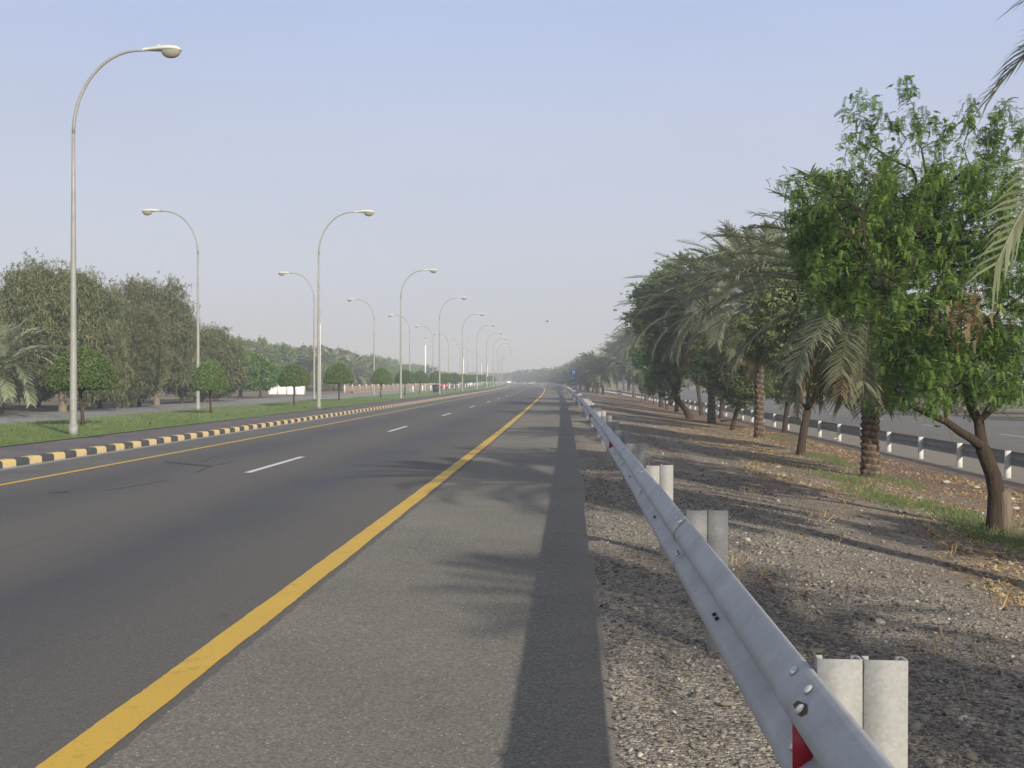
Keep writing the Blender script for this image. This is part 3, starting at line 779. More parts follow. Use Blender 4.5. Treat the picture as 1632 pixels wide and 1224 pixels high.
while s < 800:
    off = 6.6 + rnd(-.5, .9); x, y = at(s, off)
    if i % 5 == 3:
        place_tree('verge_tree', FAR[i % 3 and 3], (float(x), float(y), float(zat(off))), rnd(0, 6), rnd(.8, 1.0), 'distant leafy tree between the far verge palms', 'tree', 'leafy trees in the verge row toward the bend')
    else:
        place_palm((float(x), float(y), float(zat(off))), rnd(3.0, 4.5), rnd(1.0, 1.2), rnd(0, 6), lab, False, i, g)
    s += 6.2 if s < 420 else 8.5; i += 1
for px, py, ty, pr, h0, sx, lb_ in ((1118, 662, 455, ACM[0], 5.2, .8, 'leafy tree tucked between the tall broadleaf tree and the burnt-foot palm'), (1148, 668, 500, ACM[1], 5.2, .95, 'dark leafy tree filling the gap behind the pale S-curved trunk'), (1250, 690, 470, ACM[1], 5.2, 1.0, 'leafy tree in shade behind the hanging palm fronds'), (1068, 646, 470, TALL, 9.0, 1.25, 'tall leafy tree in the shade beyond the tallest tree'), (1002, 629, 535, FAR[0], 6.2, .9, 'dark leafy tree beyond the bright round tree')):
    right_tree(px, py, ty, pr, h0, lb_, 1.7, sx, 'broadleaf_tree')
# palms to the right of the picture whose fronds and shadows reach into it
pe = place_palm((6.55, 8.3, float(zat(6.1))), 5.3, .86, 1.1, 'date palm at the right picture edge, only its frond tips showing', True, 1)
V = []; Fc = []; T = []; rf = np.random.default_rng(77)
for az_, el_, l_, dr_ in ((PI + .02, -.22, 4.05, .95), (PI - .10, -.62, 4.1, .75)):
    frond(V, Fc, T, (0, 0, 0), az_ - 1.1, el_, l_, dr_, 60, .028, rf, ll=.46, tint0=.62, roll=1.05)
obj('long_fronds', mesh('long_fronds', V, Fc, MAT['palm'], tint=T), pe, (0, 0, 5.3))
place_palm((7.2, -2.1, float(zat(7.2))), 5.0, .66, 2.0, 'date palm beside the camera, throwing its frond shadow on the shoulder', True, 2)
place_tree('acacia_tree', ACM[1], (9.4, 9.5, float(zat(8.8))), 1.0, .80, 'acacia just outside the right picture edge, shading the dirt verge')
place_tree('acacia_tree', ACM[0], (9.0, -.4, float(zat(8.8))), 2.6, .85, 'acacia beside the camera, shading the dirt behind the nearest rail posts')
# second line on the far side of the service road
s = 34.0; i = 0
while s < 520:
    off = 36 + rnd(-2, 5); x, y = at(s, off)
    if i % 3 == 0: place_palm((float(x), float(y), -1.0), rnd(2.5, 4), 1.1, rnd(0, 6), 'date palm across the service road, seen through the verge trees', False, i, 'palms across the service road')
    else: place_tree('roadside_tree', FAR[[0, 3, 2, 1][i % 4]], (float(x), float(y), -1.0), rnd(0, 6), rnd(.6, .85), 'leafy tree across the service road, seen through the verge trees', 'tree', 'trees across the service road')
    s += 7.5 if s < 150 else 12; i += 1

# left side: big olive trees
def left_tree(px, py, topy, proto, h0, label, rz, sxy=1.0, name='ghaf_tree'):
    x, y, z = ground_px(px, py); h = CAMH + (HY - topy) / F * y - z; s = h / h0
    return place_tree(name, proto, (x, y, z), rz, s, label, 'tree', None, s * sxy)
left_tree(100, 656, 415, GHAF[0], 10, 'biggest grey olive feathery tree at the left, behind the nearest clipped tree', .3, .82)
left_tree(250, 645, 438, GHAF[1], 10, 'rounded grey olive tree with stout forked trunk, left of the nearest far-row lamp', 2.0, .72)
left_tree(-75, 650, 425, GHAF[2], 10, 'grey olive tree cut by the left picture edge', 4.0, .8)
left_tree(325, 641, 505, GHAF[2], 10, 'lower grey olive tree at the right end of the big olive clump', 1.0, .9)
left_tree(198, 650, 470, GHAF[2], 10, 'dense grey olive tree standing between the two biggest ones', 5.2, .72)
left_tree(30, 640, 470, GHAF[1], 10, 'grey olive tree behind the far left palm', 3.1, .8)
for q_, (px_, py_, ty_) in enumerate([(62, 650, 585), (160, 651, 580), (222, 648, 575), (290, 643, 570), (345, 640, 575)]):
    left_tree(px_, py_, ty_, FAR[2], 6.2, ['low olive shrub between the far left palm and the biggest feathery tree', 'low olive shrub behind the nearest clipped tree', 'low olive shrub under the middle of the olive clump', 'low olive shrub just left of the nearest far-row lamp', 'low olive shrub at the right end of the olive clump'][q_], q_ * 1.3, 1.5, 'olive_shrub')
left_tree(383, 634, 556, FAR[1], 6.2, 'bright green round tree beside the white boundary wall', .5, 1.45, 'broadleaf_tree')
left_tree(415, 633, 572, FAR[1], 6.2, 'smaller bright green tree touching the left end of the white wall', 2.5, 1.3, 'broadleaf_tree')
x, y, z = ground_px(-2, 664)
place_palm((x, y, z), 2.1, .85, 1.0, 'low date palm at the left picture edge under the olive trees', False, 0)
x, y, z = ground_px(-30, 655)
place_palm((x, y, z), 2.6, 1.1, 3.0, 'low date palm mostly outside the left picture edge', False, 1)
gp = 'palms in the plantation beyond the far carriageway'; gt = 'trees in the plantation beyond the far carriageway'
for i, (px, cy) in enumerate([(388, 580), (430, 580), (488, 585), (530, 583), (560, 590), (455, 588)]):
    Y = 190 + 6 * (i % 3); x, _, zc = at_depth(px, cy, Y); z = -.05
    place_palm((x, Y, z), zc - z - .6, 1.25, rnd(0, 6), ['date palm showing pale fronds above the white wall, leftmost of the plantation palms', 'date palm above the white wall, between the clipped trees', 'date palm to the left of the tall lamp, pale fronds', 'date palm to the right of the tall lamp, pale fronds', 'date palm above the fence, near the fifth clipped tree', 'date palm low over the right part of the white wall'][i], False, i)
s = 95.0; i = 0
random.seed(12)
while s < 760:
    for j, off in enumerate((-35, -44, -56)):
        if j == 2 and i % 2: continue
        o_ = off + rnd(-3, 3); q = s + rnd(-3, 3); x, y = at(q, o_); x = float(x); y = float(y); px = 816 + F * x / y
        if px < 372 or (j == 0 and px < 492): continue
        hh = [4.6, 7.2, 9.0][j] * rnd(.8, 1.15)
        k = random.random()
        if k < .2 and j < 2: place_palm((x, y, -.2), hh * .55, 1.1, rnd(0, 6), 'date palm in the mixed plantation beyond the far carriageway', False, i, gp)
        else: place_tree('plantation_tree', FAR[([1, 0, 1, 2, 3] if j == 0 else [0, 3, 2, 2, 0])[int(random.random() * 5)]], (x, y, -.08), rnd(0, 6), hh / 6.2, 'leafy tree in the mixed plantation beyond the far carriageway', 'tree', gt, hh / 6.2 * rnd(.9, 1.15))
    s += 8.0 if s < 250 else 11.0; i += 1

# clipped umbrella-shaped trees on the median
def topiary(seed, R=1.05, H=1.25, th=1.35):
    r = np.random.default_rng(seed)
    V = []; Fc = []; nr, nc = 12, 28
    def prf(t, a):
        # t 0 bottom centre .. 1 top; rounded dome with a flat underside
        wob = 1 + .04 * math.sin(a * 3 + seed) + .03 * math.sin(a * 5 + 1)
        if t < .25: return (R * (t / .25) * .93 * wob, .02 + .02 * math.sin(a * 4))
        if t < .36: u = (t - .25) / .11; return (R * (.93 + .07 * math.sin(u * PI / 2)) * wob, .16 * u)
        u = (t - .36) / .64; return (R * wob * math.cos(u * PI / 2) ** .86, .16 + (H - .16) * math.sin(u * PI / 2) ** 1.12)
    for i in range(nr + 1):
        for k in range(nc):
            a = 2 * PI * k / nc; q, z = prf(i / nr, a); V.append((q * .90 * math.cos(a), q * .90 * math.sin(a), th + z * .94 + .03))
    for i in range(nr):
        for k in range(nc): Fc.append((i * nc + k, i * nc + (k + 1) % nc, (i + 1) * nc + (k + 1) % nc, (i + 1) * nc + k))
    n = 4200; pts = []
    for _ in range(n):
        t = .1 + .9 * r.uniform() ** .8; a = r.uniform(0, 2 * PI); q, z = prf(t, a); k = r.uniform(.88, 1.03) if r.uniform() > .05 else r.uniform(1.03, 1.11)
        pts.append((q * k * math.cos(a), q * k * math.sin(a), th + z * k + .01))
    T_ = t_cluster(6, .06, .04, 9)
    Vs, Fs, ts = stamp(np.array(pts), T_[0], T_[1], r.uniform(.8, 1.3, n), rotmats(n, (-1.5, 1.5), r), np.clip(r.uniform(.1, .85, n), 0, 1))
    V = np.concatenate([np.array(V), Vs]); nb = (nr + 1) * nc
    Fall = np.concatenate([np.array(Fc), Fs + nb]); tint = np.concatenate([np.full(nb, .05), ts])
    crown = mesh('crown', V, Fall, MAT['top'], tint=tint)
    mb = MB(); mb.tube([(0, 0, -.05), (.02, .01, .4), (-.02, 0, .9), (0, 0, th + .3)], [.085, .06, .055, .05], 9)
    for k in range(5):
        a = k * 1.26; mb.tube([(0, 0, th - .15), (math.cos(a) * .25, math.sin(a) * .25, th + .1), (math.cos(a) * .5, math.sin(a) * .5, th + .2)], [.035, .025, .015], 5, False)
    return dict(trunk=mb.mesh('trunk', MAT['bark'], True), crown=crown)
TOPI = [topiary(1), topiary(2, .95, 1.3), topiary(3, 1.0, 1.2)]
glab = ['nearest and largest clipped umbrella tree, half behind the nearest lamp pole', 'second clipped umbrella tree on the lawn, right of the far-row lamp pole', 'clipped umbrella tree standing in front of the white wall',
        'clipped umbrella tree just right of the second tall lamp', 'clipped umbrella tree beside the thin far-row lamp, small and pointed']
tops = [(131, 682, 559, 1.0), (336, 661, 582, .95), (469, 648, 582, .95), (541, 640, 582, 1.0)]
for i, (px, py, ty, w) in enumerate(tops):
    x, y, z = ground_px(px, py); h = CAMH + (HY - ty) / F * y - z; sc = h / 2.62
    place_tree('clipped_tree', TOPI[i % 3], (x, y, z), i * 1.3, sc, glab[i], 'clipped tree', 'clipped umbrella trees on the median lawn', sc * w)
s = 100.0; i = 4
while s < 430:
    off = -16.0 + rnd(-.2, .2); loc = P3(s, off)
    place_tree('clipped_tree', TOPI[i % 3], loc, rnd(0, 6), rnd(.92, 1.05), glab[4] if i == 4 else 'small distant clipped umbrella tree in the row on the median lawn', 'clipped tree', 'clipped umbrella trees on the median lawn')
    s += 15.5; i += 1

# ------------------------------------------------------------------ street lamps
def lamp_proto():
    mb = MB(); zs = [0, .1, 1.5, 4, 6.5, 8.1]; pts = [(0, 0, z) for z in zs]; rr = [.105, .10, .092, .075, .055, .045]
    mb.tube(pts, rr, 14); mb.tube([(0, 0, 0), (0, 0, .35)], [.125, .118], 14)
    pole = mb.mesh('pole', MAT['lamp'], True)
    arm = []
    for k in range(15):
        a = (PI / 2) * k / 14; arm.append((1.78 * (1 - math.cos(a)) , 0, 8.1 + 2.2 * math.sin(a) ** 1.0))
    arm += [(1.95, 0, 10.30)]
    mb = MB(); mb.tube(arm, [.045 - .012 * k / 15 for k in range(16)], 10); armm = mb.mesh('arm', MAT['lamp'], True)
    # luminaire: tapered cast body, deeper toward the tip
    secs = [(1.90, .045, .045, .0), (2.10, .09, .06, .0), (2.35, .15, .085, .01), (2.60, .185, .10, .01), (2.80, .17, .09, .0), (2.90, .10, .05, -.02), (2.93, .03, .02, -.03)]
    V = []; n = 14
    for (x, ry, rz, dz) in secs:
        for k in range(n):
            a = 2 * PI * k / n; z = math.sin(a) * rz; z = z if z > 0 else z * .7
            V.append((x, math.cos(a) * ry, 10.32 + dz + z))
    Fc = [(i * n + k, i * n + (k + 1) % n, (i + 1) * n + (k + 1) % n, (i + 1) * n + k) for i in range(len(secs) - 1) for k in range(n)]
    Fc += [tuple(range(n)), tuple(reversed(range((len(secs) - 1) * n, len(secs) * n)))]
    mb = MB(); mb.add(V, Fc); mb.box(2.28, 2.33, -.02, .02, 10.40, 10.45); head = mb.mesh('lamp_head', MAT['head'], True)
    V = []; n = 16; m_ = 6
    for i in range(m_ + 1):
        ph = (PI / 2) * i / m_
        for k in range(n):
            a = 2 * PI * k / n; V.append((2.64 + .27 * math.cos(ph) * math.cos(a), .165 * math.cos(ph) * math.sin(a), 10.28 - .20 * math.sin(ph)))
    Fc = [(i * n + k, (i + 1) * n + k, (i + 1) * n + (k + 1) % n, i * n + (k + 1) % n) for i in range(m_) for k in range(n)]
    g_ = NT('lamp_bowl', .2, .5); g_.col((.30, .27, .22)); g_.b.inputs['Coat Weight'].default_value = .5
    lens = mesh('lens', V, Fc, g_.m, True)
    mb = MB(); mb.box(-.16, .16, -.16, .16, 0, .02)
    for sx in (-1, 1):
        for sy in (-1, 1): mb.tube([(sx * .13, sy * .13, .02), (sx * .13, sy * .13, .06)], .014, 6)
    base = mb.mesh('base_plate', MAT['lamp'])
    return pole, armm, head, lens, base
LP = lamp_proto()
def lamp(loc, rz, label, group, sc=1.0):
    e = empty('street_lamp', loc, rz, sc); tag(e, label, 'street lamp', group)
    obj('base_plate', LP[4], e); obj('pole', LP[0], e); obj('arm', LP[1], e)
    h = obj('lamp_head', LP[2], e); obj('lens', LP[3], h)
    return e
rl = ['nearest and tallest street lamp, at the left, arm curving right over the road', 'second tall street lamp with its arm over the road, beside the striped kerb', 'third street lamp of the near row, arm to the right over the road',
      'fourth street lamp of the near row, arm to the right', 'fifth street lamp of the near row, arm to the right']
for n in range(1, 18):
    s_ = 30.6 * n; x, y, z = P3(s_, -13.0)
    if n == 1: x, y, z = ground_px(117, 697)
    if n == 2: x, y, z = ground_px(508, 652.3)
    lamp((x, y, z), -heading(s_), rl[n - 1] if n <= 5 else 'small distant street lamp of the near row, arm to the right', 'street lamps along the median kerb, arms over the near road', 1.0 if n > 1 else 1.0)
ll_ = ['nearest street lamp of the far row, thin pole with its arm curving left', 'far-row street lamp whose lower pole hides behind the second tall lamp, arm to the left', 'third far-row street lamp, thin pole above the pointed clipped tree', 'fourth far-row street lamp, arm to the left, behind the third near-row lamp']
for n in range(2, 16):
    s_ = 30.6 * n + .5; x, y, z = P3(s_, -20.1)
    if n == 2: x, y, z = ground_px(315.5, 655.2)
    lamp((x, y, z), PI - heading(s_), ll_[n - 2] if n < 6 else 'small distant street lamp of the far row, arm to the left', 'street lamps of the far row, arms over the far carriageway', 1.0)
# soil patch at each near lamp foot
q = MB()
for n in (1, 2, 3):
    x, y, z = P3(30.6 * n, -13.0)
    if n == 1: x, y, z = ground_px(117, 697)
    if n == 2: x, y, z = ground_px(508, 652.3)
    V = [(x, y, z + .028)]
    for k in range(24):
        a = k * 2 * PI / 24; rr = .55 + .12 * math.sin(a * 3 + n) + .07 * math.sin(a * 7); V.append((x + rr * math.cos(a) * 1.1, y + rr * math.sin(a), z + .012))
    q.add(V, [(0, k + 1, (k + 1) % 24 + 1) for k in range(24)])
q.build('bare_soil', simple('bare_soil', (.11, .075, .055), .95, .1, 0, .4, 8))['kind'] = 'structure'

# ------------------------------------------------------------------ near guard rail
PROF = [(.0, .322), (-.006, .328), (-.014, .325), (-.066, .278), (-.082, .262), (-.086, .245), (-.084, .225), (-.074, .212), (-.030, .184), (-.022, .170), (-.022, .152), (-.030, .138),
        (-.074, .112), (-.084, .100), (-.086, .080), (-.082, .062), (-.066, .048), (-.014, .002), (-.006, -.002), (0, .002)]
PROF = [(a, b * 1.17) for a, b in PROF]
RAIL0 = .70; RZ = .438
def beam(s0, s1, off0, z0, mat, name, parent, flip=1, dout=0.0, n=None):
    n = n or 5; ss = np.linspace(s0, s1, n); V = []; k = len(PROF)
    for s_ in ss:
        for (dx, dz) in PROF:
            o_ = off0 + flip * (dx - dout * (1 if dx < -.01 else 0)); x, y = at(s_, o_); V.append((float(x), float(y), z0 + dz + (dout if dz > .2 else 0) * .3))
    Fc = [(i * k + j, i * k + j + 1, (i + 1) * k + j + 1, (i + 1) * k + j) for i in range(n - 1) for j in range(k - 1)]
    me = mesh(name, V, Fc, mat, True); return obj(name, me, parent)
def smooth_by_angle(o, deg=35):
    me = o.data
    me.polygons.foreach_set('use_smooth', [True] * len(me.polygons))
def c_channel(x0, x1, z0, z1, depth=.055, t=.006, lip=.0):
    """channel whose web faces the camera (plane y=0), flanges run back"""
    mb = MB()
    P = [(x0, 0), (x1, 0), (x1, depth), (x1 - .022, depth), (x1 - .022, depth - t), (x1 - t, depth - t), (x1 - t, t), (x0 + t, t), (x0 + t, depth - t), (x0 + .022, depth - t), (x0 + .022, depth), (x0, depth)]
    n = len(P); V = [(x, y, z0) for x, y in P] + [(x, y, z1) for x, y in P]
    Fc = [(i, (i + 1) % n, n + (i + 1) % n, n + i) for i in range(n)] + [tuple(reversed(range(n)))] + [tuple(range(n, 2 * n))]
    mb.add(V, Fc); return mb
gr = empty('guard_rail', P3(3.4, .7)); gi = Matrix.Translation(-Vector(gr.location))
tag(gr, 'long galvanised W-beam guard rail running from the near right corner to the bend', 'guard rail')
def pl(o):                                            # keep world placement under the Empty
    o.location = tuple(Vector(o.location) - Vector(gr.location)); return o
post_me = c_channel(.0, .122, -.3, .855).mesh('post', MAT['post']); spacer_me = c_channel(0, .126, .46, .853).mesh('spacer_block', MAT['post'])
def bolt_mesh(r=.017, h=.010):
    V = []; n = 14
    for (q, z) in ((1, 0), (.92, .45), (.6, .85), (0.0001, 1)):
        for k in range(n): V.append((r * q * math.cos(2 * PI * k / n), r * q * math.sin(2 * PI * k / n), h * z))
    return mesh('bolt', V, [(i * n + k, i * n + (k + 1) % n, (i + 1) * n + (k + 1) % n, (i + 1) * n + k) for i in range(3) for k in range(n)], MAT['bolt'], True)
BOLT = bolt_mesh()
posts = [3.36 + 3.81 * n for n in range(-2, 94)]
for i, s_ in enumerate(posts):
    h = heading(s_); x, y = at(s_, .834); o = pl(obj('post', post_me, gr, (float(x), float(y), 0), -h)); o.rotation_euler[1] = rnd(-.008, .008)
    x, y = at(s_, .705); o = pl(obj('spacer_block', spacer_me, gr, (float(x), float(y), rnd(-.006, .004)), -h))
for i in range(len(posts) - 1):
    b = beam(posts[i] - .16, posts[i + 1] + (.16), RAIL0, RZ, MAT['galv'], 'beam_panel', gr, 1, .004 if i % 2 else 0.0, n=7 if i < 12 else 4); pl(b)
# bolts, slots and reflectors
def rail_point(s_, j):                                # point and outward normal on profile segment between j and j+1
    a = PROF[j]; b = PROF[j + 1]; dx = (a[0] + b[0]) / 2; dz = (a[1] + b[1]) / 2
    tx, tz = b[0] - a[0], b[1] - a[1]; L = math.hypot(tx, tz); nx, nz = tz / L, -tx / L
    if nx > 0: nx, nz = -nx, -nz
    x, y = at(s_, RAIL0 + dx); h = heading(s_)
    return Vector((float(x), float(y), RZ + dz)), Vector((nx * math.cos(h), -nx * math.sin(h), nz))
def on_rail(me, name, s_, j, lift=.006, stretch=1.0, parent=None):
    p, nrm = rail_point(s_, j); o = obj(name, me, parent or gr, tuple(p + nrm * lift)); pl(o)
    o.rotation_mode = 'QUATERNION'; h = heading(s_); along = Vector((math.sin(h), math.cos(h), 0))
    yv = nrm.cross(along); M3 = Matrix((along, yv, nrm)).transposed(); o.rotation_quaternion = M3.to_quaternion(); o.scale = (stretch, 1, 1); return o
slot_me = MB().box(-.03, .03, -.009, .009, 0, .0015).mesh('slot', MAT['darkhole'])
for i in range(1, 9):
    s_ = posts[i]
    for ds in (-.105, .105):
        on_rail(BOLT, 'bolt', s_ + ds, 2); on_rail(BOLT, 'bolt', s_ + ds, 16)
    for ds in (-.05, .05):
        on_rail(BOLT, 'bolt', s_ + ds * .9, 7); on_rail(BOLT, 'bolt', s_ + ds * .9, 11)
    for ds in (-.045, .045): on_rail(slot_me, 'slot', s_ - 1.9 + ds, 11, .004, .8)
refl = MB(); refl.add([(-.075, 0, -.085), (.0, 0, -.055), (.0, 0, .075), (-.075, 0, .085), (-.075, .003, -.085), (.0, .003, -.055), (.0, .003, .075), (-.075, .003, .085)],
                      [(0, 1, 2, 3), (7, 6, 5, 4), (0, 4, 5, 1), (1, 5, 6, 2), (2, 6, 7, 3), (3, 7, 4, 0)])
REF = refl.mesh('reflector', MAT['red'])
brk = MB(); brk.box(-.07, .0, .004, .012, -.09, .09); brk.box(-.072, -.045, .0, .09, -.10, -.094); BRK = brk.mesh('bracket', MAT['rust'])
tear = mesh('tear', [(-.05, -.010, .0012), (-.015, -.024, .0012), (.045, -.008, .0012), (.05, .010, .0012), (-.035, .012, .0012)], [(0, 1, 2, 3, 4)], MAT['rust'])
for i in range(2, len(posts), 4):
    s_ = posts[i] - .10; x, y = at(s_, RAIL0 - .012); o = obj('reflector', REF, gr, (float(x), float(y), RZ + .188), -heading(s_)); pl(o)
    k = obj('bracket', BRK, gr, (float(x), float(y), RZ + .188), -heading(s_)); pl(k)
on_rail(tear, 'tear', posts[2] - .16, 3, .0055, 1.3); on_rail(BOLT, 'bolt', posts[2] - .175, 3, .009); on_rail(BOLT, 'bolt', posts[2] - .14, 13, .008)

# ------------------------------------------------------------------ guard rail of the service road
g2 = empty('service_guard_rail', P3(20, 12.0)); tag(g2, 'guard rail coloured dark for its shaded side, with white posts beside the service road, behind the tree row', 'guard rail')
def pl2(o): o.location = tuple(Vector(o.location) - Vector(g2.location)); return o
p2 = c_channel(-.16, .0, -.3, .745, .05).mesh('post', simple('faded_white_paint', (.56, .56, .54), .8, .2)); p2b = MB()
s_ = 9.0; P2 = []
while s_ < 330: P2.append(s_); s_ += 3.81
for s_ in P2:
    x, y = at(s_, 12.0); pl2(obj('post', p2, g2, (float(x), float(y), -1.0), -heading(s_)))
for a, b in zip(P2[:-1], P2[1:]): pl2(beam(a, b, 12.02, -1.0 + .35, MAT['rail2'], 'beam_panel', g2, -1, 0, n=3))

# ------------------------------------------------------------------ parking sign
x, y, z = P3(185, 2.45); sg = empty('parking_sign', (x, y, z), -heading(185)); tag(sg, 'blue parking sign with white P on a black and white striped post', 'road sign')
mb = MB(); mw = MB()
for k in range(6):
    (mb if k % 2 else mw).tube([(0, 0, .3 * k), (0, 0, .3 * (k + 1))], .06, 10)
mw.build('post', MAT['signwhite'], sg, True); mb.build('post_bands', MAT['black'], sg, True)
pt = MB().box(-.47, .47, -.06, -.03, 1.74, 3.5).build('sign_plate', MAT['blue'], sg)
MB().box(-.40, .40, -.066, -.062, 1.85, 2.35).build('distance_panel', MAT['bluelight'], pt)
cu = bpy.data.curves.new('letter', 'FONT'); cu.body = 'P'; cu.size = 1.0; cu.extrude = .004; cu.align_x = 'CENTER'
lo = bpy.data.objects.new('letter', cu); C.objects.link(lo); bpy.context.view_layer.update()
me = bpy.data.meshes.new_from_object(lo.evaluated_get(bpy.context.evaluated_depsgraph_get())); bpy.data.objects.remove(lo)
me.materials.clear(); me.materials.append(MAT['signwhite']); lo = obj('letter', me, pt, (0, -.07, 2.55)); lo.rotation_euler = (PI / 2, 0, 0)

# ------------------------------------------------------------------ vehicles
def car(name, loc, rz, paint, label, cat='car', van=False):
    L, Wd, H = (4.9, 1.75, 1.95) if van else (4.4, 1.72, 1.42)
    e = empty(name, loc, rz); tag(e, label, cat)
    belt = .62 * H if not van else .55 * H
    P = [(-L / 2, .35), (-L / 2 + .02, belt * .95), (-L * .30, belt), (-L * .18, H * .97), (L * .0, H), (L * .22, H * .96), (L * .36, belt * 1.02), (L / 2 - .05, belt * .96), (L / 2, .40), (L / 2 - .1, .22), (-L / 2 + .1, .22)]
    if van: P = [(-L / 2, .4), (-L / 2 + .05, belt * .9), (-L * .36, belt * 1.05), (-L * .27, H * .97), (0, H), (L * .46, H * .98), (L * .49, belt), (L / 2, .5), (L / 2 - .1, .28), (-L / 2 + .1, .28)]
    n = len(P); V = []
    for sx, ins in ((-1, 1), (1, 1)):
        for (yy, zz) in P:
            tum = .14 * max(0, (zz - belt) / (H - belt)); V.append((sx * (Wd / 2 - tum - (.03 if zz < .3 else 0)), yy, zz))
    Fc = [tuple(range(n)), tuple(reversed(range(n, 2 * n)))] + [(i, n + i, n + (i + 1) % n, (i + 1) % n) for i in range(n)]
    body = MB().add(V, Fc).build('body', paint, e)
    bv = body.modifiers.new('bevel', 'BEVEL'); bv.width = .05; bv.segments = 2
    gl = MAT['glass']
    def pane(a, b, inset=.08, out=.012):
        (y0, z0), (y1, z1) = P[a], P[b]; d = Vector((0, -(z1 - z0), (y1 - y0))).normalized(); d = d if d.z > 0 else -d
        w0 = Wd / 2 - .14 * max(0, (z0 - belt) / (H - belt)) - inset; w1 = Wd / 2 - .14 * max(0, (z1 - belt) / (H - belt)) - inset
        u0 = .12; u1 = .90; A_ = Vector((0, y0 + (y1 - y0) * u0, z0 + (z1 - z0) * u0)) + d * out; B_ = Vector((0, y0 + (y1 - y0) * u1, z0 + (z1 - z0) * u1)) + d * out
        MB().add([(-w0, A_.y, A_.z), (w0, A_.y, A_.z), (w1, B_.y, B_.z), (-w1, B_.y, B_.z)], [(0, 1, 2, 3)]).build('window', gl, e)
    if van: pane(2, 3); pane(6, 5)
    else: pane(2, 3); pane(6, 5)
    for sx in (-1, 1):
        x0 = sx * (Wd / 2 + .004); x1 = sx * (Wd / 2 - .12 + .006)
        ya, yb = (-L * .26, L * .30) if not van else (-L * .29, L * .43)
        MB().add([(x0, ya + .05, belt + .04), (x0, yb + .1, belt + .04), (x1, yb - .25, H - .12), (x1, ya + .45, H - .12)], [(0, 1, 2, 3)]).build('window', gl, e)
    for sy, yy in ((-1, -L * .32), (1, L * .31)):
        for sx in (-1, 1):
            w = MB().tube([(sx * (Wd / 2 - .2), yy, .31), (sx * (Wd / 2 + .01), yy, .31)], .31, 18).build('wheel', MAT['rubber'], e)
            MB().tube([(sx * (Wd / 2 + .0), yy, .31), (sx * (Wd / 2 + .02), yy, .31)], .19, 14).build('rim', MAT['rim'], w)
    for sx in (-1, 1):
        MB().box(sx * .72 - .13, sx * .72 + .13, -L / 2 - .02, -L / 2 + .03, .58, .72).build('tail_lamp', MAT['redlamp'], e)
        MB().box(sx * .65 - .16, sx * .65 + .16, L / 2 - .04, L / 2 + .02, .55, .68).build('headlamp', MAT['headlamp'], e)
    MB().box(-.26, .26, -L / 2 - .03, -L / 2 + .01, .42, .53).build('number_plate', MAT['signwhite'], e)
    MB().box(-Wd / 2 + .04, Wd / 2 - .04, -L / 2 - .06, -L / 2 + .02, .26, .42).build('bumper', MAT['black'], e)
    return e
g_ = NT('car_glass', .08, .6); g_.col((.03, .035, .04)); MAT['glass'] = g_.m
def paintm(n, c): q = NT(n, .3, .5); q.col(c); q.b.inputs['Coat Weight'].default_value = .6; return q.m
def put_car(s_, off, rev, *a, **k):
    x, y, z = P3(s_, off); return car(a[0], (x, y, z if off > -20 else 0.0), -heading(s_) + (PI if rev else 0), *a[1:], **k)
put_car(232, -22.4, True, 'parked_car', paintm('red_paint', (.55, .02, .05)), 'red car on the far carriageway between the lamp poles')
put_car(262, -22.3, True, 'dark_car', paintm('maroon_paint', (.06, .015, .02)), 'dark maroon car behind the red car on the far carriageway')
put_car(305, -22.2, True, 'dark_car', paintm('black_car_paint', (.02, .02, .025)), 'small black car farther along the far carriageway')
put_car(325, -22.0, True, 'white_car', paintm('white_paint', (.75, .75, .75)), 'small white car at the end of the queue on the far carriageway')
put_car(345, -21.6, True, 'grey_car', paintm('grey_paint', (.10, .10, .11)), 'dark grey car beside the white one on the far carriageway')
put_car(527, -4.3, False, 'white_van', paintm('van_white_paint', (.82, .82, .82)), 'white van driving away far down the near road', cat='van', van=True)
put_car(395, -3.6, False, 'beige_car', paintm('beige_paint', (.34, .27, .18)), 'small beige car far off in the right lane at the bend')

# ------------------------------------------------------------------ white wall, fence, poles, bollards, bin
Yw = 137.0
x0 = (428 - 816) / F * Yw; x1 = (485.5 - 816) / F * Yw; zb = -.06
wl = empty('boundary_wall', ((x0 + x1) / 2, Yw, zb)); tag(wl, 'low white boundary wall in four panels with a stepped top', 'wall')
wd = (x1 - x0) / 4
for k in range(4):
    xa = -(x1 - x0) / 2 + k * wd + .07; xb = xa + wd - .14; n = 8; V = []
    for j in range(n + 1):
        t = j / n; xx = xa + (xb - xa) * t; zt = 1.22 + (.28 * (1 - t if k == 1 else t) ** 2 if k in (0, 1) else .05 * math.sin(t * PI)) 
        V += [(xx, -.08, 0), (xx, -.08, zt), (xx, .08, 0), (xx, .08, zt)]
    Fc = []
    for j in range(n):
        a = 4 * j; Fc += [(a, a + 4, a + 5, a + 1), (a + 2, a + 3, a + 7, a + 6), (a + 1, a + 5, a + 7, a + 3)]
    Fc += [(0, 1, 3, 2), (4 * n, 4 * n + 2, 4 * n + 3, 4 * n + 1)]
    MB().add(V, Fc).build('wall_panel', MAT['whitewall'], wl)
for k in range(5):
    xx = -(x1 - x0) / 2 + k * wd; MB().box(xx - .065, xx + .065, -.10, .10, 0, 1.05 + .1 * (k == 2)).build('pier', MAT['kerbstone'], wl)
fe = empty('boundary_fence', P3(160, -28.6)); tag(fe, 'low reddish brown fence with pale posts along the far carriageway', 'fence'); fl = Vector(fe.location)
def plf(o): o.location = tuple(Vector(o.location) - fl); return o
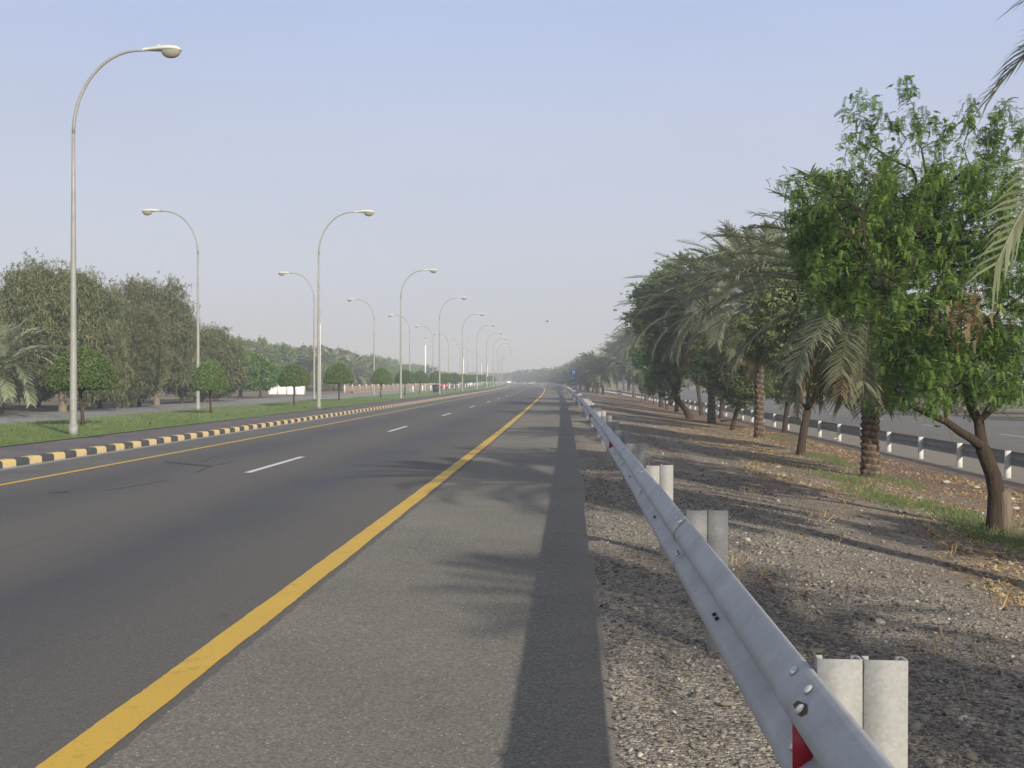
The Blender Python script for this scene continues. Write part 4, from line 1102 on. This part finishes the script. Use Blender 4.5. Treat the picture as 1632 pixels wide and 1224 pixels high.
fm = simple('fence_brown', (.24, .18, .145), .9, .1, 0, .3, 2); fpm = simple('fence_post_pale', (.58, .52, .45), .8, .2)
s_ = 152.0
while s_ < 440:
    q = MB(); x, y = at(s_, -28.6); xb, yb = at(s_ + 6, -28.6); a = Vector((float(x), float(y), -.05)); b = Vector((float(xb), float(yb), -.05))
    for k in range(12):
        p = a.lerp(b, (k + .5) / 12); q.box(p.x - .09, p.x + .09, p.y - .09, p.y + .09, -.2, .85 + .05 * math.sin(k * 2.3))
    q.tube([a + Vector((0, 0, .35)), b + Vector((0, 0, .35))], .04, 4); q.tube([a + Vector((0, 0, .85)), b + Vector((0, 0, .85))], .04, 4)
    plf(q.build('fence_panel', fm, fe)); plf(MB().box(-.1, .1, -.1, .1, 0, 1.25).build('fence_post', fpm, fe, False, (a.x, a.y, -.2))); s_ += 6
S, K = np.meshgrid(srange(150, 420), np.arange(4), indexing='ij'); po = np.array([-27.4, -27.38, -27.15, -27.13]); pz = np.array([-.08, .13, .13, -.05])
X, Y = at(S, po[K]); i = np.arange(S.shape[0] - 1)[:, None] * 4 + np.arange(3)[None]
obj('striped_kerb', mesh('striped_kerb', np.stack([X, Y, pz[K]], -1).reshape(-1, 3), np.stack([i, i + 1, i + 5, i + 4], -1).reshape(-1, 4), MAT['kerb'], uv=np.stack([pz[K] * 0 + .12, S * .45], -1).reshape(-1, 2)))['kind'] = 'structure'
def pole(px, Y, h, label):
    x = (px - 816) / F * Y; s0, o0 = sof(x, Y); z = float(zat(o0)); e = empty('flag_pole', (x, Y, z)); tag(e, label, 'flag pole', 'white flag poles on the median')
    MB().tube([(0, 0, 0), (0, 0, h * .55), (0, 0, h - .9)], [.13, .10, .085], 10).build('pole', MAT['whitepole'], e, True)
    MB().tube([(0, 0, h - .9), (0, 0, h)], [.05, .04], 8).build('pole_top', MAT['head'], e, True)
    MB().tube([(0, 0, h), (0, 0, h + .12)], [.08, .06], 8).build('finial', MAT['rust'], e, True)
pole(509.5, 100, 7.5, 'white flag pole right behind the second tall lamp')
pole(678, 164, 7.5, 'white flag pole standing alone between the third and fourth tall lamps')
pole(738.5, 262, 7.5, 'white flag pole half hidden behind the fifth tall lamp')
pole(767.5, 349, 7.5, 'distant white flag pole left of the far lamps'); pole(777, 386, 7.5, 'farthest white flag pole among the far lamps')
for k, s_ in enumerate(np.arange(152, 330, 11.5)):
    x, y, z = P3(float(s_), -19.5); e = empty('bollard', (x, y, z), 0); tag(e, 'small white marker post on the lawn edge by the far carriageway', 'bollard', 'white marker posts along the lawn edge')
    MB().box(-.07, .07, -.05, .05, -.1, .82).build('shaft', MAT['whitepole'], e); MB().tube([(0, 0, .82), (0, 0, .88)], [.08, .05], 8).build('cap', MAT['kerbstone'], e)
x, y, z = P3(131, -14.2); e = empty('litter_bin', (x, y, z)); tag(e, 'black litter bin on the lawn beside the fourth tall lamp', 'litter bin')
MB().tube([(-.05, 0, .15), (-.05, 0, .95)], [.36, .42], 14).build('body', MAT['black'], e, True); MB().tube([(-.05, 0, .95), (-.05, 0, 1.02)], [.44, .30], 14).build('lid', MAT['black'], e, True)
MB().tube([(.5, 0, -.05), (.5, 0, .9)], [.05, .05], 6).build('support_post', MAT['black'], e)

# sprinklers on the lawn
spm = NT('water_droplets', .2, .5); spm.col((.85, .88, .9)); spm.b.inputs['Alpha'].default_value = .10
spr = MB(); r5 = np.random.default_rng(55)
for k in range(600):
    side = -1 if k % 2 else 1; t = r5.uniform(0, 1) ** .7; ang = r5.normal(0, .16); X_ = side * 2.6 * t; zz = .08 + 1.9 * t * .55 - 1.25 * t * t * .8 + r5.normal(0, .05 + .12 * t)
    c = np.array([X_ * math.cos(ang), X_ * math.sin(ang), max(.03, zz)]); d = .006 + .004 * r5.uniform()
    spr.add([c + (0, 0, d * 2), c + (d, 0, -d), c + (-d, d, -d), c + (-d, -d, -d)], [(0, 1, 2), (0, 2, 3), (0, 3, 1), (1, 3, 2)])
SPR = spr.mesh('water_spray', spm.m); HEAD = MB().tube([(0, 0, -.02), (0, 0, .07), (0, 0, .10)], [.035, .035, .02], 8).mesh('nozzle', MAT['black'])
for k, (px, py) in enumerate([(239, 679), (18, 690), (100, 682), (305, 672), (362, 664), (430, 657), (485, 652), (560, 645), (640, 634), (672, 630)]):
    x, y, z = ground_px(px, py); e = empty('sprinkler', (x, y, z + .02), rnd(-.5, .5))
    tag(e, ['lawn sprinkler with a dark nozzle between the first two clipped trees, throwing a fine spray'][0] if k == 0 else 'small lawn sprinkler throwing fine spray on the median', 'sprinkler', 'sprinklers on the median lawn')
    obj('nozzle', HEAD, e); obj('water_spray', SPR, e)['kind'] = 'stuff'

# a bird far off over the road
x, y, z = at_depth(872, 512, 120); e = empty('bird', (x, y, z), .2); tag(e, 'tiny dark bird gliding above the road in the hazy sky', 'bird')
mb = MB(); mb.tube([(-.17, 0, .02), (-.10, 0, .0), (.02, 0, -.02), (.14, 0, .0), (.20, 0, .02)], [.01, .045, .06, .035, .008], 8)
mb.add([(-.02, 0, .02), (.10, 0, .02), (.06, -.30, .07), (-.01, -.26, .06)], [(0, 1, 2, 3)]); mb.add([(-.02, 0, .02), (.10, 0, .02), (.06, .30, .07), (-.01, .26, .06)], [(3, 2, 1, 0)])
mb.build('body', simple('bird_feathers', (.12, .10, .09), .8, .2), e, True)

# ------------------------------------------------------------------ stones, litter, grass
def ico():
    t = (1 + 5 ** .5) / 2; V = np.array([(-1, t, 0), (1, t, 0), (-1, -t, 0), (1, -t, 0), (0, -1, t), (0, 1, t), (0, -1, -t), (0, 1, -t), (t, 0, -1), (t, 0, 1), (-t, 0, -1), (-t, 0, 1)]) / 1.9
    Fi = np.array([(0, 11, 5), (0, 5, 1), (0, 1, 7), (0, 7, 10), (0, 10, 11), (1, 5, 9), (5, 11, 4), (11, 10, 2), (10, 7, 6), (7, 1, 8), (3, 9, 4), (3, 4, 2), (3, 2, 6), (3, 6, 8), (3, 8, 9), (4, 9, 5), (2, 4, 11), (6, 2, 10), (8, 6, 7), (9, 8, 1)])
    return V, Fi
IV, IF = ico()
def stones(name, n, srng, orng, smin, smax, mat, power=3.0, seed=1, flat=.55):
    r = np.random.default_rng(seed)
    u = r.uniform(0, 1, n); s_ = srng[0] + (srng[1] - srng[0]) * u ** 1.6; o_ = r.uniform(orng[0], orng[1], n)
    size = smin + (smax - smin) * r.uniform(0, 1, n) ** power
    X, Y = at(s_, o_); Z = gz(s_, o_)
    R_ = rotmats(n, (-.4, .4), r); shp = r.uniform(.6, 1.3, (n, 1, 3)) * np.array([1, 1, flat]); jit = r.uniform(.8, 1.2, (n, 12, 3))
    V = np.einsum('nij,nkj->nki', R_, IV[None] * shp * jit) * size[:, None, None] + np.stack([X, Y, Z + size * .2], -1)[:, None]
    FF = (IF[None] + (np.arange(n) * 12)[:, None, None]).reshape(-1, 3)
    me = mesh(name, V.reshape(-1, 3), FF, mat, False, tint=np.repeat(r.uniform(0, 1, n), 12)); o = obj(name, me); o['kind'] = 'stuff'; return o
m = NT('gravel_stone', .9, .15); t = m.n('Attribute', attribute_name='tint').outputs['Fac']
cst = m.ramp(t, [(0, (.09, .083, .076)), (.3, (.19, .172, .150)), (.55, (.265, .230, .190)), (.78, (.255, .245, .235)), (.95, (.36, .32, .265)), (1, (.62, .58, .52))])
m.col(m.mix(m.noise(25, detail=5), m.mix(.25, cst, (0, 0, 0)), cst)); m.bump(m.noise(90), .4, .004); MAT['stone'] = m.m
o = stones('gravel', 42000, (1.5, 22), (.12, 3.4), .004, .024, MAT['stone'], 5.5, 1); tag(o, 'loose gravel along the road edge under the guard rail', 'gravel')
o = stones('pebbles', 20000, (4, 50), (1.4, 10.9), .006, .040, MAT['stone'], 5.0, 2); tag(o, 'scattered pebbles on the dirt verge between the rail and the trees', 'pebbles')
# the larger stones one can tell apart
def rock(px, py, w, h_, label, seed, col='stone'):
    x, y, z = ground_px(px, py); r = np.random.default_rng(seed); n, k = 8, 12; V = []
    for i in range(n + 1):
        for j in range(k):
            a = PI * i / n; b = 2 * PI * j / k; q = 1 + .12 * math.sin(3 * b + seed) * math.sin(a) + .06 * math.sin(5 * b + 2 * a)
            V.append((w / 2 * math.sin(a) * math.cos(b) * q, w * .33 * math.sin(a) * math.sin(b) * q, h_ / 2 * math.cos(a) * q))
    Fc = [(i * k + j, i * k + (j + 1) % k, (i + 1) * k + (j + 1) % k, (i + 1) * k + j) for i in range(n) for j in range(k)]
    o = obj('stone', mesh('stone', V, Fc, MAT['stone'], True, tint=[.97 if col == 'pale' else .35 + .3 * r.uniform()] * len(V)), None, (x, y, z + h_ * .32), rnd(-.3, .3)); tag(o, label, 'stone')
rock(1157, 1124, .075, .032, 'smooth flat brown stone on the gravel below the rail', 3)
rock(1340, 1046, .07, .04, 'dark stone lying behind the nearest rail posts', 5)
rock(1300, 1040, .11, .035, 'long low dark stone behind the nearest rail post', 6)
rock(1470, 992, .09, .03, 'flat grey stone on the dirt to the right of the nearest post', 7)
for q_, (px_, py_, w_2) in enumerate([(1507, 770, .22), (1556, 778, .16), (1610, 797, .2), (1240, 745, .13), (1120, 705, .12), (1465, 795, .14), (1618, 812, .18), (1330, 700, .2)]):
    rock(px_, py_, w_2, .4 * w_2, ['pale stone in the dirt past the second palm from the right', 'pale stone close to the service road edge, left of the leaning acacia', 'pale stone right of the leaning acacia trunk', 'pale stone on the dirt between rail and palms', 'small pale stone far along the dirt verge', 'pale stone near the grass left of the leaning acacia', 'pale stone at the right picture edge behind the acacia trunk', 'pale stone on the reddish soil before the service road'][q_], 20 + q_, 'pale')
rock(1035, 1118, .05, .03, 'small grey stone on the shaded gravel', 8)
rock(1325, 1020, .05, .03, 'dark rounded pebble farther behind the nearest post', 9)
# withered stick by the burnt palm foot
x, y, z = ground_px(1134, 674); MBs = MB().tube([(x + .45, y - .3, z + .12), (x + 1.1, y - .2, z + .16), (x + 1.7, y - .1, z + .22)], [.05, .04, .05], 7)
o = MBs.build('fallen_stick', MAT['bark'], None, True); tag(o, 'short fallen stick beside the burnt palm foot', 'stick')
# straw litter
def scatter(name, n, srng, orng, T, Fm, sc, mat, seed, mask=None, tint=(0, 1), pitch=(-.2, .2), z0=.006, zf=gz):
    r = np.random.default_rng(seed); s_ = srng[0] + (srng[1] - srng[0]) * r.uniform(0, 1, n) ** 1.5; o_ = r.uniform(orng[0], orng[1], n)
    if mask is not None:
        k = mask(s_, o_, r); s_ = s_[k]; o_ = o_[k]
    X, Y = at(s_, o_); P = np.stack([X, Y, zf(s_, o_) + z0], -1); n = len(P)
    V, FF, tt = stamp(P, T, Fm, r.uniform(*sc, n), rotmats(n, pitch, r), r.uniform(*tint, n)); o = obj(name, mesh(name, V, FF, mat, tint=tt)); o['kind'] = 'stuff'; return o
flake = (np.array([(-.05, -.006, 0), (.05, -.008, .004), (.05, .006, .006), (-.05, .006, .002), (-.02, -.03, .004), (-.008, -.03, .004), (.006, .035, .005), (-.006, .035, .003)]), np.array([(0, 1, 2, 3), (4, 5, 6, 7)]))
lm_ = lambda s_, o_, r: (np.sin(s_ * .9 + o_ * 1.3) + np.sin(s_ * .37 - o_ * 2.1) + r.normal(0, .5, len(s_)) > -.2) & (o_ > 4.3 + .6 * np.sin(s_ * .45))
o = scatter('leaf_litter', 42000, (9, 60), (3.8, 10.4), flake[0], flake[1], (.4, 1.2), MAT['straw'], 3, lm_); tag(o, 'straw-coloured leaf litter strewn under the tree row', 'leaf litter')
tuft = t_feather(6, .12, .005, 11); tuft = (tuft[0] * np.array([.6, .6, 1]), tuft[1]); tuft[0][:, 2] = np.abs(tuft[0][:, 2]) * 1.3
gc = [ground_px(*p) for p in ((1420, 768), (1340, 765), (1300, 727), (1240, 700), (1560, 838), (1480, 812), (1590, 860), (1400, 795), (1330, 738))]
gs = [sof(x, y) for x, y, z in gc]
def gm(s_, o_, r):
    k = np.zeros(len(s_), bool)
    for (a, b) in gs: k |= ((s_ - a) / 2.3) ** 2 + ((o_ - b) / .8) ** 2 < r.uniform(0, 1, len(s_)) ** 2.2 * (.55 + .6 * (np.sin(s_ * 3.1 + o_ * 2) + np.sin(o_ * 5.3 - s_) > -.2))
    return k
o = scatter('verge_grass', 42000, (11, 55), (3.6, 10), tuft[0], tuft[1], (.5, 1.2), MAT['blade'], 4, gm, (.1, .9)); tag(o, 'thin green grass patches around the feet of the nearest trees', 'grass')
lz = lambda S, O: zat(O) + .02
o = scatter('lawn_grass', 60000, (24, 90), (-19.7, -13.0), tuft[0], tuft[1], (.45, .95), MAT['blade'], 6, None, (.1, .95), zf=lz); tag(o, 'short mown grass on the median lawn', 'grass')
o = scatter('dry_weeds', 260, (4, 24), (1.3, 4.5), tuft[0], tuft[1], (.8, 1.9), MAT['straw'], 8, lambda s_, o_, r: np.sin(s_ * 2.1) + np.sin(o_ * 3 + s_) > .9, (.2, .8)); tag(o, 'sparse dry weeds on the dirt verge', 'weeds')

# ------------------------------------------------------------------ haze, sky, sun, camera
HZ = .0015
hm = bpy.data.materials.new('dust_haze'); hm.use_nodes = True; nt = hm.node_tree; nt.nodes.remove(nt.nodes['Principled BSDF'])
vs = nt.nodes.new('ShaderNodeVolumeScatter'); vs.inputs['Color'].default_value = (.80, .875, 1.0, 1); vs.inputs['Density'].default_value = HZ; vs.inputs['Anisotropy'].default_value = .15
nt.links.new(vs.outputs[0], nt.nodes['Material Output'].inputs['Volume'])
hz = MB().box(-1500, 1500, -300, 1500, -3, 45).build('haze', hm); hz['kind'] = 'structure'

SUN_AZ = math.radians(152.0); SUN_EL = math.radians(23.0)     # azimuth clockwise from +Y: behind the camera, to the right
sd = Vector((math.sin(SUN_AZ) * math.cos(SUN_EL), math.cos(SUN_AZ) * math.cos(SUN_EL), math.sin(SUN_EL)))
L = bpy.data.lights.new('sun', 'SUN'); L.energy = 5.7; L.angle = math.radians(.8); L.color = (1.0, .93, .80)
lo = bpy.data.objects.new('sun', L); C.objects.link(lo); lo.rotation_euler = sd.to_track_quat('Z', 'Y').to_euler()
wd_ = bpy.data.worlds.new('World'); bpy.context.scene.world = wd_; wd_.use_nodes = True; nt = wd_.node_tree; bg = nt.nodes['Background']
sky = nt.nodes.new('ShaderNodeTexSky'); sky.sky_type = 'NISHITA'; sky.sun_disc = False; sky.sun_elevation = SUN_EL; sky.sun_rotation = SUN_AZ
sky.dust_density = 3.0; sky.air_density = 1.2
tc = nt.nodes.new('ShaderNodeTexCoord'); sp = nt.nodes.new('ShaderNodeSeparateXYZ'); nt.links.new(tc.outputs['Generated'], sp.inputs[0])
cr = nt.nodes.new('ShaderNodeValToRGB'); nt.links.new(sp.outputs[2], cr.inputs[0])
K_ = 1 / .10
stops = [(0.0, (.62, .68, .87)), (.10, (.635, .685, .86)), (.20, (.585, .645, .86)), (.32, (.495, .605, .93)), (.46, (.38, .42, .54)), (1.0, (.28, .30, .36))]
while len(cr.color_ramp.elements) < len(stops): cr.color_ramp.elements.new(.5)
for e_, (p, c) in zip(cr.color_ramp.elements, stops): e_.position = p; e_.color = (*c, 1)
vm = nt.nodes.new('ShaderNodeVectorMath'); vm.operation = 'SCALE'; nt.links.new(cr.outputs[0], vm.inputs[0])
mpn = nt.nodes.new('ShaderNodeMapping'); mpn.inputs['Scale'].default_value = (1, 1, 3.2); nt.links.new(tc.outputs['Generated'], mpn.inputs[0])
nz = nt.nodes.new('ShaderNodeTexNoise'); nz.inputs['Scale'].default_value = 2.3; nz.inputs['Detail'].default_value = 5; nz.inputs['Roughness'].default_value = .45; nt.links.new(mpn.outputs[0], nz.inputs['Vector'])
mrn = nt.nodes.new('ShaderNodeMapRange'); mrn.inputs['From Min'].default_value = .3; mrn.inputs['From Max'].default_value = .7
mrn.inputs['To Min'].default_value = K_ * .955; mrn.inputs['To Max'].default_value = K_ * 1.045; nt.links.new(nz.outputs['Fac'], mrn.inputs['Value']); nt.links.new(mrn.outputs[0], vm.inputs['Scale'])
mx = nt.nodes.new('ShaderNodeMix'); mx.data_type = 'RGBA'; mx.inputs[0].default_value = .82
nt.links.new(sky.outputs[0], mx.inputs[6]); nt.links.new(vm.outputs[0], mx.inputs[7]); nt.links.new(mx.outputs[2], bg.inputs['Color']); bg.inputs['Strength'].default_value = .10

cam = bpy.data.cameras.new('camera'); co = bpy.data.objects.new('camera', cam); C.objects.link(co)
cam.sensor_width = 36; cam.lens = 36 * F / 1632; cam.shift_y = -(612 - HY) / 1632; cam.clip_end = 20000; cam.clip_start = .05
co.location = (0, 0, CAMH); co.rotation_euler = (PI / 2, 0, 0)
sc = bpy.context.scene; sc.camera = co
sc.view_settings.view_transform = 'Standard'; sc.view_settings.look = 'None'; sc.view_settings.exposure = 0
sc.render.engine = 'CYCLES'; sc.cycles.use_denoising = True
sc.cycles.max_bounces = 6; sc.cycles.diffuse_bounces = 3; sc.cycles.glossy_bounces = 2; sc.cycles.transmission_bounces = 4; sc.cycles.volume_bounces = 1; sc.cycles.transparent_max_bounces = 8
